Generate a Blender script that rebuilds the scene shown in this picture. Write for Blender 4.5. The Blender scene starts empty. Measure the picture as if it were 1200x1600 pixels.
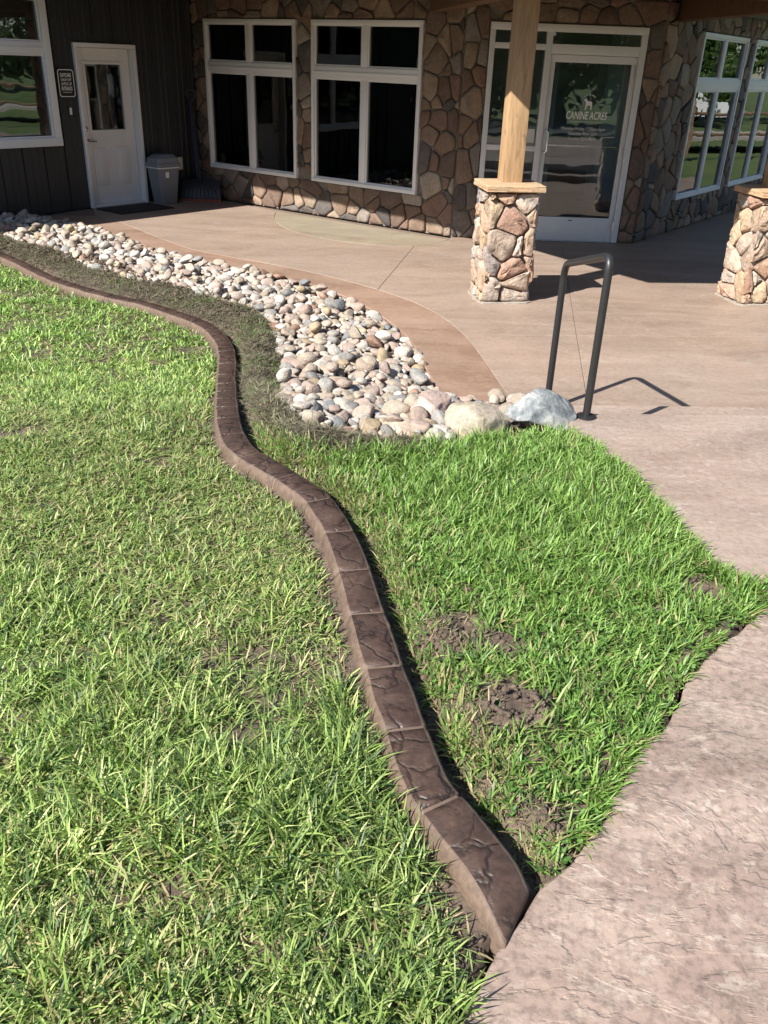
import bpy, bmesh, math, random
import numpy as np
from mathutils import Vector, Matrix

R = math.radians
random.seed(7)
RNG = np.random.default_rng(11)
scene = bpy.context.scene
COL = scene.collection

# ------------------------------------------------------------------ camera
cam_d = bpy.data.cameras.new('camera')
cam = bpy.data.objects.new('camera', cam_d)
COL.objects.link(cam)
cam_d.sensor_fit = 'VERTICAL'
cam_d.sensor_height = 24.0
cam_d.lens = 24.0 * 1328 / 1600
cam_d.clip_start = 0.05
cam_d.clip_end = 2000
PITCH, ROLL = R(27.9), R(2.257)
fw = Vector((0, math.cos(PITCH), -math.sin(PITCH)))
xr = Vector((1, 0, 0))
up = xr.cross(fw)
cx = math.cos(ROLL) * xr + math.sin(ROLL) * up
cu = -math.sin(ROLL) * xr + math.cos(ROLL) * up
cam.matrix_world = Matrix(((cx.x, cu.x, -fw.x, 0), (cx.y, cu.y, -fw.y, 0), (cx.z, cu.z, -fw.z, 1.62), (0, 0, 0, 1)))
scene.camera = cam

# ------------------------------------------------------------------ sky and sun
SUN_EL = R(41)
SUN_FROM = Vector((-0.715, -0.699, 0)).normalized()      # horizontal direction towards the sun
world = bpy.data.worlds.new('World')
scene.world = world
world.use_nodes = True
wn = world.node_tree
wn.nodes.clear()
sky = wn.nodes.new('ShaderNodeTexSky')
sky.sky_type = 'NISHITA'
sky.sun_disc = False
sky.sun_elevation = SUN_EL
sky.sun_rotation = math.atan2(SUN_FROM.x, SUN_FROM.y)
sky.air_density = 1.0
sky.dust_density = 0.6
bg = wn.nodes.new('ShaderNodeBackground')
bg.inputs['Strength'].default_value = 0.072
wo = wn.nodes.new('ShaderNodeOutputWorld')
wn.links.new(sky.outputs[0], bg.inputs[0])
wn.links.new(bg.outputs[0], wo.inputs[0])
sun_d = bpy.data.lights.new('sun', 'SUN')
sun_d.energy = 5.0
sun_d.angle = R(0.53)
sun_d.color = (1.0, 0.95, 0.87)
sun = bpy.data.objects.new('sun', sun_d)
COL.objects.link(sun)
to_sun = SUN_FROM * math.cos(SUN_EL) + Vector((0, 0, math.sin(SUN_EL)))
sun.rotation_euler = to_sun.to_track_quat('Z', 'Y').to_euler()
sun.location = to_sun * 30
scene.view_settings.view_transform = 'Standard'
scene.view_settings.look = 'None'
scene.view_settings.gamma = 1
scene.view_settings.exposure = 1.15
scene.cycles.max_bounces = 8
scene.cycles.transparent_max_bounces = 16
scene.cycles.caustics_reflective = False
scene.cycles.caustics_refractive = False

# ------------------------------------------------------------------ materials
class NT:
    def __init__(s, name):
        s.m = bpy.data.materials.new(name)
        s.m.use_nodes = True
        s.t = s.m.node_tree
        s.b = s.t.nodes['Principled BSDF']
        s.out = s.t.nodes['Material Output']
    def n(s, kind, **kw):
        nd = s.t.nodes.new('ShaderNode' + kind)
        for k, v in kw.items():
            if k in nd.inputs:
                nd.inputs[k].default_value = v
            else:
                setattr(nd, k, v)
        return nd
    def l(s, a, b):
        s.t.links.new(a, b)
    def coord(s, scale=(1, 1, 1), rot=(0, 0, 0), which='Object'):
        tc = s.n('TexCoord')
        mp = s.n('Mapping')
        mp.inputs['Scale'].default_value = scale
        mp.inputs['Rotation'].default_value = rot
        s.l(tc.outputs[which], mp.inputs[0])
        return mp.outputs[0]
    def noise(s, vec, scale, detail=4, rough=0.6, dist=0.0):
        nd = s.n('TexNoise')
        nd.inputs['Scale'].default_value = scale
        nd.inputs['Detail'].default_value = detail
        nd.inputs['Roughness'].default_value = rough
        nd.inputs['Distortion'].default_value = dist
        if vec is not None:
            s.l(vec, nd.inputs['Vector'])
        return nd.outputs['Fac']
    def ramp(s, fac, stops):
        nd = s.n('ValToRGB')
        e = nd.color_ramp.elements
        while len(e) > 1:
            e.remove(e[-1])
        e[0].position = stops[0][0]
        e[0].color = (*stops[0][1], 1)
        for p, c in stops[1:]:
            q = e.new(p)
            q.color = (*c, 1)
        s.l(fac, nd.inputs[0])
        return nd.outputs[0]
    def mix(s, fac, a, b, mode='MIX'):
        nd = s.n('MixRGB', blend_type=mode)
        for i, v in enumerate((fac, a, b)):
            if isinstance(v, (int, float)):
                nd.inputs[i].default_value = v
            elif isinstance(v, tuple):
                nd.inputs[i].default_value = (*v, 1)
            else:
                s.l(v, nd.inputs[i])
        return nd.outputs[0]
    def color(s, c):
        if isinstance(c, tuple):
            s.b.inputs['Base Color'].default_value = (*c, 1)
        else:
            s.l(c, s.b.inputs['Base Color'])
    def bump(s, h, strength=0.5, dist=0.01, prev=None):
        nd = s.n('Bump')
        nd.inputs['Strength'].default_value = strength
        nd.inputs['Distance'].default_value = dist
        s.l(h, nd.inputs['Height'])
        if prev is not None:
            s.l(prev, nd.inputs['Normal'])
        s.l(nd.outputs[0], s.b.inputs['Normal'])
        return nd.outputs[0]
    def set(s, **kw):
        for k, v in kw.items():
            s.b.inputs[k.replace('_', ' ')].default_value = v
        return s

def simple(name, c, rough=0.5, var=0.15, nscale=12, bump=0.0, metallic=0.0, spec=0.5):
    t = NT(name)
    v = t.coord()
    f = t.noise(v, nscale, 5)
    t.color(t.ramp(f, [(0.3, tuple(k * (1 - var) for k in c)), (0.7, tuple(min(1, k * (1 + var)) for k in c))]))
    t.set(Roughness=rough, Metallic=metallic)
    t.b.inputs['Specular IOR Level'].default_value = spec
    if bump:
        t.bump(t.noise(v, nscale * 6, 6), bump, 0.004)
    return t.m

def tinted_stone(name, rough=0.85, bump=0.8, scale=14, bdist=0.012, contrast=0.35):
    """stone whose base tint is the object's own colour"""
    t = NT(name)
    v = t.coord()
    oi = t.n('ObjectInfo')
    f = t.noise(v, scale, 6, 0.65)
    g = t.noise(v, scale * 4.5, 4, 0.7)
    shade = t.ramp(f, [(0.28, (1 - contrast,) * 3), (0.72, (1 + contrast * 0.6,) * 3)])
    c = t.mix(1.0, oi.outputs['Color'], shade, 'MULTIPLY')
    warm = t.ramp(t.noise(v, scale * 0.6, 3), [(0.45, (1, 1, 1)), (0.75, (1.12, 0.93, 0.8))])
    c = t.mix(0.7, c, t.mix(1.0, c, warm, 'MULTIPLY'))
    speck = t.ramp(g, [(0.35, (0.75,) * 3), (0.6, (1.08,) * 3)])
    c = t.mix(1.0, c, speck, 'MULTIPLY')
    t.color(c)
    t.set(Roughness=rough)
    n1 = t.bump(f, bump, bdist)
    t.bump(g, bump * 0.6, bdist * 0.35, n1)
    return t.m

M = {}
M['wall_stone'] = tinted_stone('wall_stone', 0.8, 0.7, 9, 0.012, 0.25)
M['column_stone'] = tinted_stone('column_stone', 0.85, 1.0, 11, 0.03, 0.25)
M['river_stone'] = tinted_stone('river_stone', 0.75, 0.4, 2.2, 0.06, 0.3)
M['mortar'] = simple('mortar', (0.19, 0.17, 0.15), 0.95, 0.25, 25, 0.6)
M['mortar_pale'] = simple('mortar_pale', (0.315, 0.277, 0.240), 0.95, 0.2, 30, 0.6)
M['white_vinyl'] = simple('white_vinyl', (0.77, 0.79, 0.82), 0.35, 0.02, 5)
M['white_door'] = simple('white_door', (0.74, 0.74, 0.75), 0.4, 0.03, 4)
M['aluminium'] = simple('aluminium', (0.72, 0.74, 0.77), 0.38, 0.03, 6)
M['steel'] = simple('steel', (0.55, 0.55, 0.56), 0.25, 0.05, 10, metallic=1.0)
M['siding'] = simple('siding', (0.021, 0.022, 0.026), 0.5, 0.12, 3)
M['black_metal'] = simple('black_metal', (0.018, 0.018, 0.02), 0.42, 0.15, 30, 0.1)
M['black_rubber'] = simple('black_rubber', (0.012, 0.012, 0.013), 0.85, 0.3, 60, 0.5)
M['bin_plastic'] = simple('bin_plastic', (0.19, 0.21, 0.25), 0.5, 0.05, 8)
M['dark_plastic'] = simple('dark_plastic', (0.02, 0.024, 0.035), 0.5, 0.1, 8)
M['blue_plastic'] = simple('blue_plastic', (0.02, 0.03, 0.10), 0.45, 0.1, 8)
M['red_plastic'] = simple('red_plastic', (0.30, 0.06, 0.04), 0.5, 0.1, 8)
M['yellow_rubber'] = simple('yellow_rubber', (0.50, 0.34, 0.03), 0.6, 0.2, 30)
M['cream_plastic'] = simple('cream_plastic', (0.55, 0.53, 0.42), 0.45, 0.04, 8)
M['sign_black'] = simple('sign_black', (0.012, 0.012, 0.014), 0.4, 0.1, 8)
M['white_print'] = simple('white_print', (0.88, 0.88, 0.88), 0.5, 0.02, 8)
M['grey_print'] = simple('grey_print', (0.80, 0.80, 0.80), 0.5, 0.02, 8)
M['interior_wall'] = simple('interior_wall', (0.62, 0.66, 0.66), 0.9, 0.05, 2)
M['interior_floor'] = simple('interior_floor', (0.25, 0.24, 0.22), 0.6, 0.1, 3)
M['chair_fabric'] = simple('chair_fabric', (0.30, 0.12, 0.05), 0.8, 0.1, 20)
M['lime_plastic'] = simple('lime_plastic', (0.42, 0.5, 0.04), 0.5, 0.1, 10)
M['roof_shingle'] = simple('roof_shingle', (0.07, 0.065, 0.06), 0.9, 0.3, 30, 0.5)
M['asphalt'] = simple('asphalt', (0.055, 0.055, 0.055), 0.9, 0.2, 3, 0.3)
M['gravel_path'] = simple('gravel_path', (0.36, 0.32, 0.28), 0.95, 0.2, 3, 0.3)
M['car_paint'] = simple('car_paint', (0.75, 0.75, 0.75), 0.25, 0.02, 3)
M['car_glass'] = simple('car_glass', (0.01, 0.012, 0.014), 0.08, 0.02, 3)
M['fence_wood'] = simple('fence_wood', (0.20, 0.13, 0.08), 0.85, 0.3, 8, 0.4)
M['bark'] = simple('bark', (0.09, 0.07, 0.055), 0.95, 0.4, 9, 0.8)
M['paper'] = simple('paper', (0.7, 0.7, 0.68), 0.8, 0.04, 8)

def wood(name, c):
    t = NT(name)
    v = t.coord((9, 9, 0.8))
    f = t.noise(v, 3.0, 6, 0.65, 1.2)
    g = t.noise(t.coord((60, 60, 2)), 4.0, 3)
    knots = t.noise(t.coord((3, 3, 1.6)), 2.6, 2)
    c1 = t.ramp(f, [(0.25, tuple(k * 0.55 for k in c)), (0.5, c), (0.8, tuple(k * 1.25 for k in c))])
    c1 = t.mix(1.0, c1, t.ramp(g, [(0.3, (0.8,) * 3), (0.6, (1.05,) * 3)]), 'MULTIPLY')
    c1 = t.mix(t.ramp(knots, [(0.68, (0, 0, 0)), (0.74, (0.8,) * 3)]), c1, tuple(k * 0.4 for k in c))
    t.color(c1)
    t.set(Roughness=0.62)
    t.bump(g, 0.25, 0.003)
    return t.m
M['timber'] = wood('timber', (0.410, 0.266, 0.144))
M['beam_wood'] = wood('beam_wood', (0.112, 0.056, 0.026))
M['cap_stone'] = tinted_stone('cap_stone', 0.8, 0.5, 12, 0.008, 0.2)

def glass_mat():
    t = NT('window_glass')
    t.t.nodes.remove(t.b)
    tr = t.n('BsdfTransparent')
    tr.inputs[0].default_value = (0.84, 0.88, 0.88, 1)
    gl = t.n('BsdfGlossy')
    gl.inputs['Roughness'].default_value = 0.0
    gl.inputs['Color'].default_value = (0.95, 0.97, 1.0, 1)
    fr = t.n('Fresnel')
    fr.inputs['IOR'].default_value = 1.75
    v = t.coord((1, 1, 1))
    bp = t.n('Bump')
    bp.inputs['Strength'].default_value = 0.05
    bp.inputs['Distance'].default_value = 0.02
    t.l(t.noise(v, 3.2, 1), bp.inputs['Height'])
    t.l(bp.outputs[0], gl.inputs['Normal'])
    mx = t.n('MixShader')
    t.l(fr.outputs[0], mx.inputs[0])
    t.l(tr.outputs[0], mx.inputs[1])
    t.l(gl.outputs[0], mx.inputs[2])
    t.l(mx.outputs[0], t.out.inputs[0])
    return t.m
M['glass'] = glass_mat()

def concrete(name, stops, streak=(2.0, 9.0), rot=0.0, pale=(0.6, 0.52, 0.46), pale_amt=0.55, relief=0.5, rdist=0.006, rough=0.62, speck=0.5, chip=5.0):
    t = NT(name)
    v = t.coord((streak[0], streak[1], 2), (0, 0, rot))
    w = t.coord()
    big = t.noise(w, 0.9, 4, 0.6, 0.4)
    st = t.noise(v, 1.0, 4, 0.55, 0.6)
    c = t.ramp(st, stops)
    c = t.mix(t.ramp(big, [(0.35, (0, 0, 0)), (0.7, (0.55,) * 3)]), c, t.mix(1.0, c, (1.18, 1.08, 1.02), 'MULTIPLY'))
    chips = t.noise(t.coord((1.0, 1.6, 1), (0, 0, rot)), chip, 9, 0.68, 0.25)
    zone = t.ramp(t.noise(w, 2.0, 4, 0.6), [(0.40, (0.12,) * 3), (0.62, (1, 1, 1))])
    m = t.mix(1.0, t.ramp(chips, [(0.545, (0, 0, 0)), (0.585, (pale_amt,) * 3)]), zone, 'MULTIPLY')
    pits = t.ramp(t.noise(w, chip * 2.3, 4, 0.6), [(0.24, (0.45,) * 3), (0.33, (1, 1, 1))])
    c = t.mix(1.0, c, pits, 'MULTIPLY')
    c = t.mix(m, c, pale)
    stain = t.noise(t.coord((0.7, 1.5, 1), (0, 0, rot)), 1.7, 7, 0.7, 0.9)
    c = t.mix(1.0, c, t.ramp(stain, [(0.30, (0.80, 0.77, 0.75)), (0.47, (0.99, 0.98, 0.97)), (0.62, (1.07, 1.06, 1.06)), (0.75, (1.2, 1.2, 1.2))]), 'MULTIPLY')
    dk = t.noise(w, 38, 3, 0.7)
    c = t.mix(speck, c, t.mix(1.0, c, t.ramp(dk, [(0.33, (0.62,) * 3), (0.55, (1.06,) * 3)]), 'MULTIPLY'))
    t.color(c)
    t.set(Roughness=rough)
    ly = t.noise(t.coord((1.0, 2.2, 1), (0, 0, rot)), chip * 0.16, 7, 0.55, 0.5)
    steps = t.ramp(ly, [(0.34, (0, 0, 0)), (0.36, (0.25,) * 3), (0.44, (0.25,) * 3), (0.455, (0.5,) * 3), (0.53, (0.5,) * 3), (0.545, (0.75,) * 3), (0.62, (0.75,) * 3), (0.64, (1, 1, 1))])
    n0 = t.bump(steps, relief * 0.5, rdist * 1.1)
    n1 = t.bump(t.noise(t.coord((1.0, 1.5, 1), (0, 0, rot)), chip * 0.55, 3, 0.5, 0.3), relief * 0.6, rdist * 1.2, n0)
    n2 = t.bump(m, relief * 0.35, rdist * 0.5, n1)
    t.bump(t.noise(w, 75, 3, 0.6), relief * 0.4, 0.003, n2)
    return t.m
M['walk_near'] = concrete('walk_near', [(0.25, (0.181, 0.131, 0.111)), (0.5, (0.254, 0.196, 0.166)), (0.75, (0.319, 0.256, 0.218))], (1.6, 2.6), 0.5, (0.467, 0.412, 0.349), 0.42, 1.0, 0.016, 0.6, 0.9, 13.0)
M['walk_far'] = concrete('walk_far', [(0.25, (0.220, 0.170, 0.144)), (0.5, (0.272, 0.217, 0.183)), (0.75, (0.319, 0.260, 0.221))], (0.9, 3.0), -0.1, (0.382, 0.331, 0.294), 0.5, 0.5, 0.006, 0.6, 0.5, 14.0)
M['patio'] = concrete('patio', [(0.25, (0.213, 0.158, 0.122)), (0.5, (0.261, 0.203, 0.164)), (0.75, (0.300, 0.237, 0.195))], (0.5, 2.6), -0.1, (0.346, 0.289, 0.245), 0.45, 0.35, 0.004, 0.55, 0.4, 12.0)
M['patio_band'] = concrete('patio_band', [(0.25, (0.191, 0.118, 0.084)), (0.5, (0.249, 0.170, 0.126)), (0.75, (0.300, 0.214, 0.166))], (1.0, 2.6), 0.6, (0.334, 0.260, 0.205), 0.35, 0.35, 0.004, 0.55, 0.4, 12.0)
M['patio_pad'] = concrete('patio_pad', [(0.25, (0.213, 0.181, 0.135)), (0.5, (0.251, 0.219, 0.166)), (0.75, (0.282, 0.251, 0.195))], (1.0, 2.0), 0.6, (0.314, 0.275, 0.219), 0.35, 0.3, 0.004, 0.6, 0.4, 12.0)
M['slab_base'] = simple('slab_base', (0.162, 0.120, 0.093), 0.95, 0.2, 20, 0.4)

def curb_mat(name, stops, gloss, veins=True):
    t = NT(name)
    v = t.coord()
    f = t.noise(v, 9, 6, 0.65, 0.6)
    g = t.noise(v, 45, 4, 0.7)
    c = t.ramp(f, stops)
    c = t.mix(0.85, c, t.mix(1.0, c, t.ramp(g, [(0.3, (0.62,) * 3), (0.65, (1.22,) * 3)]), 'MULTIPLY'))
    t.set(Roughness=gloss)
    if veins:
        wob = t.n('TexNoise')
        wob.inputs['Scale'].default_value = 7.0
        wob.inputs['Detail'].default_value = 4.0
        t.l(v, wob.inputs['Vector'])
        off = t.mix(0.16, v, wob.outputs['Color'], 'ADD')
        vo = t.n('TexVoronoi', feature='DISTANCE_TO_EDGE')
        vo.inputs['Scale'].default_value = 8.0
        t.l(off, vo.inputs['Vector'])
        brk = t.ramp(t.noise(v, 8, 3), [(0.36, (0, 0, 0)), (0.52, (1, 1, 1))])
        line = t.ramp(vo.outputs['Distance'], [(0.0, (1, 1, 1)), (0.03, (0.5,) * 3), (0.07, (0, 0, 0))])
        line = t.mix(1.0, line, brk, 'MULTIPLY')
        c = t.mix(t.mix(1.0, line, (0.8, 0.8, 0.8), 'MULTIPLY'), c, tuple(k * 0.45 for k in stops[0][1]))
        inv = t.n('Invert')
        t.l(line, inv.inputs['Color'])
        n1 = t.bump(inv.outputs[0], 0.55, 0.007)
        n2 = t.bump(f, 0.5, 0.010, n1)
        t.bump(g, 0.4, 0.003, n2)
    else:
        n1 = t.bump(f, 0.5, 0.01)
        t.bump(g, 0.5, 0.004, n1)
    t.color(c)
    return t.m
M['curb_top'] = curb_mat('curb_top', [(0.28, (0.029, 0.016, 0.012)), (0.48, (0.052, 0.031, 0.023)), (0.62, (0.072, 0.045, 0.033)), (0.78, (0.105, 0.067, 0.050))], 0.5)
M['curb_side'] = curb_mat('curb_side', [(0.25, (0.082, 0.053, 0.037)), (0.5, (0.120, 0.082, 0.060)), (0.8, (0.154, 0.110, 0.082))], 0.7, False)
M['curb_joint'] = simple('curb_joint', (0.151, 0.106, 0.081), 0.8, 0.15, 40, 0.3)

def soil_mat():
    t = NT('soil')
    v = t.coord()
    f = t.noise(v, 7, 8, 0.7)
    g = t.noise(v, 60, 5, 0.7)
    c = t.ramp(f, [(0.3, (0.060, 0.043, 0.033)), (0.52, (0.115, 0.084, 0.063)), (0.72, (0.20, 0.150, 0.114))])
    c = t.mix(0.5, c, t.mix(1.0, c, t.ramp(g, [(0.3, (0.6,) * 3), (0.65, (1.2,) * 3)]), 'MULTIPLY'))
    t.color(c)
    t.set(Roughness=0.95)
    n1 = t.bump(f, 0.6, 0.02)
    t.bump(g, 0.8, 0.008, n1)
    return t.m
M['soil'] = soil_mat()

def meadow_mat():
    t = NT('meadow')
    v = t.coord()
    f = t.noise(v, 0.35, 8, 0.7)
    t.color(t.ramp(f, [(0.3, (0.05, 0.085, 0.02)), (0.6, (0.10, 0.14, 0.04)), (0.8, (0.17, 0.18, 0.07))]))
    t.set(Roughness=0.95)
    t.bump(t.noise(v, 14, 6), 0.6, 0.05)
    return t.m
M['meadow'] = meadow_mat()

def blade_mat(name, trans=0.45, rough=0.38):
    t = NT(name)
    at = t.n('Attribute', attribute_name='tint')
    t.color(at.outputs['Color'])
    t.set(Roughness=rough)
    t.b.inputs['Specular IOR Level'].default_value = 0.45
    tl = t.n('BsdfTranslucent')
    t.l(t.mix(1.0, at.outputs['Color'], (1.25, 1.35, 0.6), 'MULTIPLY'), tl.inputs[0])
    mx = t.n('MixShader')
    mx.inputs[0].default_value = trans
    t.l(t.b.outputs[0], mx.inputs[1])
    t.l(tl.outputs[0], mx.inputs[2])
    t.l(mx.outputs[0], t.out.inputs[0])
    return t.m
M['blade'] = blade_mat('blade', 0.30, 0.5)
M['thatch'] = blade_mat('thatch', 0.12, 0.8)
M['leaf'] = blade_mat('leaf', 0.35, 0.45)

# ------------------------------------------------------------------ mesh helpers
class MB:
    def __init__(s):
        s.v, s.f, s.mi = [], [], []
    def add(s, vs, fs, mi=0):
        o = len(s.v)
        s.v += [tuple(map(float, p)) for p in vs]
        s.f += [tuple(i + o for i in q) for q in fs]
        s.mi += [mi] * len(fs)
        return s
    def box(s, c, size, ux=(1, 0, 0), uy=(0, 1, 0), uz=(0, 0, 1), mi=0, bev=0.0):
        c, ux, uy, uz = Vector(c), Vector(ux), Vector(uy), Vector(uz)
        a, b, d = size[0] / 2, size[1] / 2, size[2] / 2
        if bev <= 0:
            vs = [c + ux * (i * a) + uy * (j * b) + uz * (k * d) for k in (-1, 1) for j in (-1, 1) for i in (-1, 1)]
            fs = [(0, 2, 3, 1), (4, 5, 7, 6), (0, 1, 5, 4), (2, 6, 7, 3), (0, 4, 6, 2), (1, 3, 7, 5)]
            return s.add(vs, fs, mi)
        bm = bmesh.new()
        bmesh.ops.create_cube(bm, size=1.0)
        for v in bm.verts:
            v.co = Vector((v.co.x * size[0], v.co.y * size[1], v.co.z * size[2]))
        bmesh.ops.bevel(bm, geom=list(bm.edges), offset=bev, segments=2, profile=0.6, affect='EDGES')
        bm.verts.index_update()
        vs = [c + ux * v.co.x + uy * v.co.y + uz * v.co.z for v in bm.verts]
        fs = [tuple(v.index for v in f.verts) for f in bm.faces]
        bm.free()
        return s.add(vs, fs, mi)
    def tube(s, path, r, seg=10, mi=0, caps=True):
        pts = [Vector(p) for p in path]
        rs = r if isinstance(r, (list, tuple)) else [r] * len(pts)
        vs, fs = [], []
        ref = None
        for i, p in enumerate(pts):
            t = (pts[min(i + 1, len(pts) - 1)] - pts[max(i - 1, 0)]).normalized()
            if ref is None:
                ref = t.orthogonal().normalized()
            a = (ref - t * ref.dot(t)).normalized()
            ref = a
            b = t.cross(a)
            for k in range(seg):
                an = 2 * math.pi * k / seg
                vs.append(p + (a * math.cos(an) + b * math.sin(an)) * rs[i])
        for i in range(len(pts) - 1):
            for k in range(seg):
                k2 = (k + 1) % seg
                fs.append((i * seg + k, i * seg + k2, (i + 1) * seg + k2, (i + 1) * seg + k))
        if caps:
            fs.append(tuple(range(seg - 1, -1, -1)))
            n = (len(pts) - 1) * seg
            fs.append(tuple(n + k for k in range(seg)))
        return s.add(vs, fs, mi)
    def lathe(s, c, prof, seg=20, axis=(0, 0, 1), mi=0):
        c = Vector(c)
        ax = Vector(axis).normalized()
        a = ax.orthogonal().normalized()
        b = ax.cross(a)
        vs, fs = [], []
        for r, h in prof:
            for k in range(seg):
                an = 2 * math.pi * k / seg
                vs.append(c + ax * h + (a * math.cos(an) + b * math.sin(an)) * r)
        for i in range(len(prof) - 1):
            for k in range(seg):
                k2 = (k + 1) % seg
                fs.append((i * seg + k, i * seg + k2, (i + 1) * seg + k2, (i + 1) * seg + k))
        fs.append(tuple(range(seg - 1, -1, -1)))
        n = (len(prof) - 1) * seg
        fs.append(tuple(n + k for k in range(seg)))
        return s.add(vs, fs, mi)
    def prism(s, poly, n, t, mi=0):
        """poly: 3D points of a flat outline, extruded by t along n"""
        n = Vector(n)
        k = len(poly)
        vs = [Vector(p) for p in poly] + [Vector(p) + n * t for p in poly]
        fs = [tuple(range(k - 1, -1, -1)), tuple(range(k, 2 * k))]
        fs += [(i, (i + 1) % k, k + (i + 1) % k, k + i) for i in range(k)]
        return s.add(vs, fs, mi)
    def build(s, name, mats, parent=None, smooth=False, base=None, fix=True):
        vs = np.array(s.v, dtype=float)
        if parent is not None:
            org = np.array(world_loc(parent))
        elif base is not None:
            org = np.array(base, dtype=float)
        else:
            lo, hi = vs.min(0), vs.max(0)
            org = np.array([(lo[0] + hi[0]) / 2, (lo[1] + hi[1]) / 2, lo[2]])
        me = bpy.data.meshes.new(name)
        me.from_pydata([tuple(p) for p in (vs - org)], [], s.f)
        if not isinstance(mats, (list, tuple)):
            mats = [mats]
        for m in mats:
            me.materials.append(M[m])
        if len(mats) > 1:
            me.polygons.foreach_set('material_index', s.mi)
        if fix:
            bm = bmesh.new()
            bm.from_mesh(me)
            bmesh.ops.recalc_face_normals(bm, faces=bm.faces)
            bm.to_mesh(me)
            bm.free()
        if smooth is not False:
            me.polygons.foreach_set('use_smooth', [True] * len(me.polygons))
            if smooth is not True:
                me.set_sharp_from_angle(angle=R(smooth))
        o = bpy.data.objects.new(name, me)
        COL.objects.link(o)
        if parent is not None:
            o.parent = parent
        else:
            o.location = org
        return o

def world_loc(o):
    v = Vector((0, 0, 0))
    while o is not None:
        v = v + o.location
        o = o.parent
    return v

def tag(o, label=None, cat=None, group=None, kind=None):
    for k, v in (('label', label), ('category', cat), ('group', group), ('kind', kind)):
        if v:
            o[k] = v
    return o

def thing(name, loc, label, cat, group=None):
    o = bpy.data.objects.new(name, None)
    o.empty_display_size = 0.1
    COL.objects.link(o)
    o.location = loc
    return tag(o, label, cat, group)

def np_mesh(name, verts, faces_flat, loop_starts, mats, smooth=False, colors=None, base=(0, 0, 0)):
    me = bpy.data.meshes.new(name)
    nv, nl, nf = len(verts), len(faces_flat), len(loop_starts)
    me.vertices.add(nv)
    me.loops.add(nl)
    me.polygons.add(nf)
    me.vertices.foreach_set('co', (np.asarray(verts) - np.asarray(base)).astype(np.float32).ravel())
    me.loops.foreach_set('vertex_index', np.asarray(faces_flat, dtype=np.int32))
    me.polygons.foreach_set('loop_start', np.asarray(loop_starts, dtype=np.int32))
    if smooth:
        me.polygons.foreach_set('use_smooth', np.ones(nf, dtype=bool))
    if colors is not None:
        a = me.attributes.new('tint', 'FLOAT_COLOR', 'POINT')
        a.data.foreach_set('color', np.asarray(colors, dtype=np.float32).ravel())
    me.update(calc_edges=True)
    me.materials.append(M[mats])
    o = bpy.data.objects.new(name, me)
    COL.objects.link(o)
    o.location = base
    return o

# value noise on numpy arrays
def _hash(i, j, s):
    n = (i * 374761393 + j * 668265263 + s * 982451653) & 0x7fffffff
    n = ((n ^ (n >> 13)) * 1274126177) & 0x7fffffff
    return ((n ^ (n >> 16)) & 0xffff) / 65535.0
def vnoise(x, y, s=0):
    x, y = np.asarray(x, float), np.asarray(y, float)
    i, j = np.floor(x).astype(np.int64), np.floor(y).astype(np.int64)
    u, v = x - i, y - j
    u, v = u * u * (3 - 2 * u), v * v * (3 - 2 * v)
    a, b, c, d = _hash(i, j, s), _hash(i + 1, j, s), _hash(i, j + 1, s), _hash(i + 1, j + 1, s)
    return (a * (1 - u) + b * u) * (1 - v) + (c * (1 - u) + d * u) * v
def fbm(x, y, s=0, o=4):
    t, a, n = 0, 0.5, 0
    for k in range(o):
        t = t + a * vnoise(x * 2 ** k, y * 2 ** k, s + k)
        n += a
        a *= 0.5
    return t / n
def sstep(a, b, v):
    t = np.clip((np.asarray(v, float) - a) / (b - a), 0, 1)
    return t * t * (3 - 2 * t)
def in_poly(x, y, poly):
    x, y = np.asarray(x, float), np.asarray(y, float)
    r = np.zeros(x.shape, bool)
    n = len(poly)
    for i in range(n):
        x0, y0 = poly[i]
        x1, y1 = poly[(i + 1) % n]
        c = (y0 > y) != (y1 > y)
        with np.errstate(divide='ignore', invalid='ignore'):
            xi = (x1 - x0) * (y - y0) / (y1 - y0 + 1e-12) + x0
        r ^= c & (x < xi)
    return r
def dist_line(x, y, path):
    """unsigned distance to a polyline and the side (positive = right of it)"""
    x, y = np.asarray(x, float), np.asarray(y, float)
    best = np.full(x.shape, 1e9)
    side = np.zeros(x.shape)
    for (x0, y0), (x1, y1) in zip(path[:-1], path[1:]):
        dx, dy = x1 - x0, y1 - y0
        t = np.clip(((x - x0) * dx + (y - y0) * dy) / (dx * dx + dy * dy), 0, 1)
        d = np.hypot(x - x0 - t * dx, y - y0 - t * dy)
        s = np.sign((x - x0) * dy - (y - y0) * dx)
        m = d < best
        best = np.where(m, d, best)
        side = np.where(m, s, side)
    return best, side
def smooth_path(pts, step):
    """Catmull-Rom through pts, resampled evenly"""
    P = [Vector((*p, 0)) for p in pts]
    P = [P[0] * 2 - P[1]] + P + [P[-1] * 2 - P[-2]]
    dense = []
    for i in range(1, len(P) - 2):
        for k in range(24):
            t = k / 24
            a, b, c, d = P[i - 1], P[i], P[i + 1], P[i + 2]
            dense.append(0.5 * ((2 * b) + (c - a) * t + (2 * a - 5 * b + 4 * c - d) * t * t + (3 * b - 3 * c + d - a) * t ** 3))
    dense.append(P[-2])
    for _ in range(12):
        dense = [dense[0]] + [(dense[i - 1] + dense[i] * 2 + dense[i + 1]) / 4 for i in range(1, len(dense) - 1)] + [dense[-1]]
    out, acc = [dense[0]], 0.0
    for a, b in zip(dense[:-1], dense[1:]):
        L = (b - a).length
        while acc + L >= step and L > 1e-9:
            a = a + (b - a) * ((step - acc) / L)
            out.append(a)
            L = (b - a).length
            acc = 0.0
        acc += L
    return [(p.x, p.y) for p in out]

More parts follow.
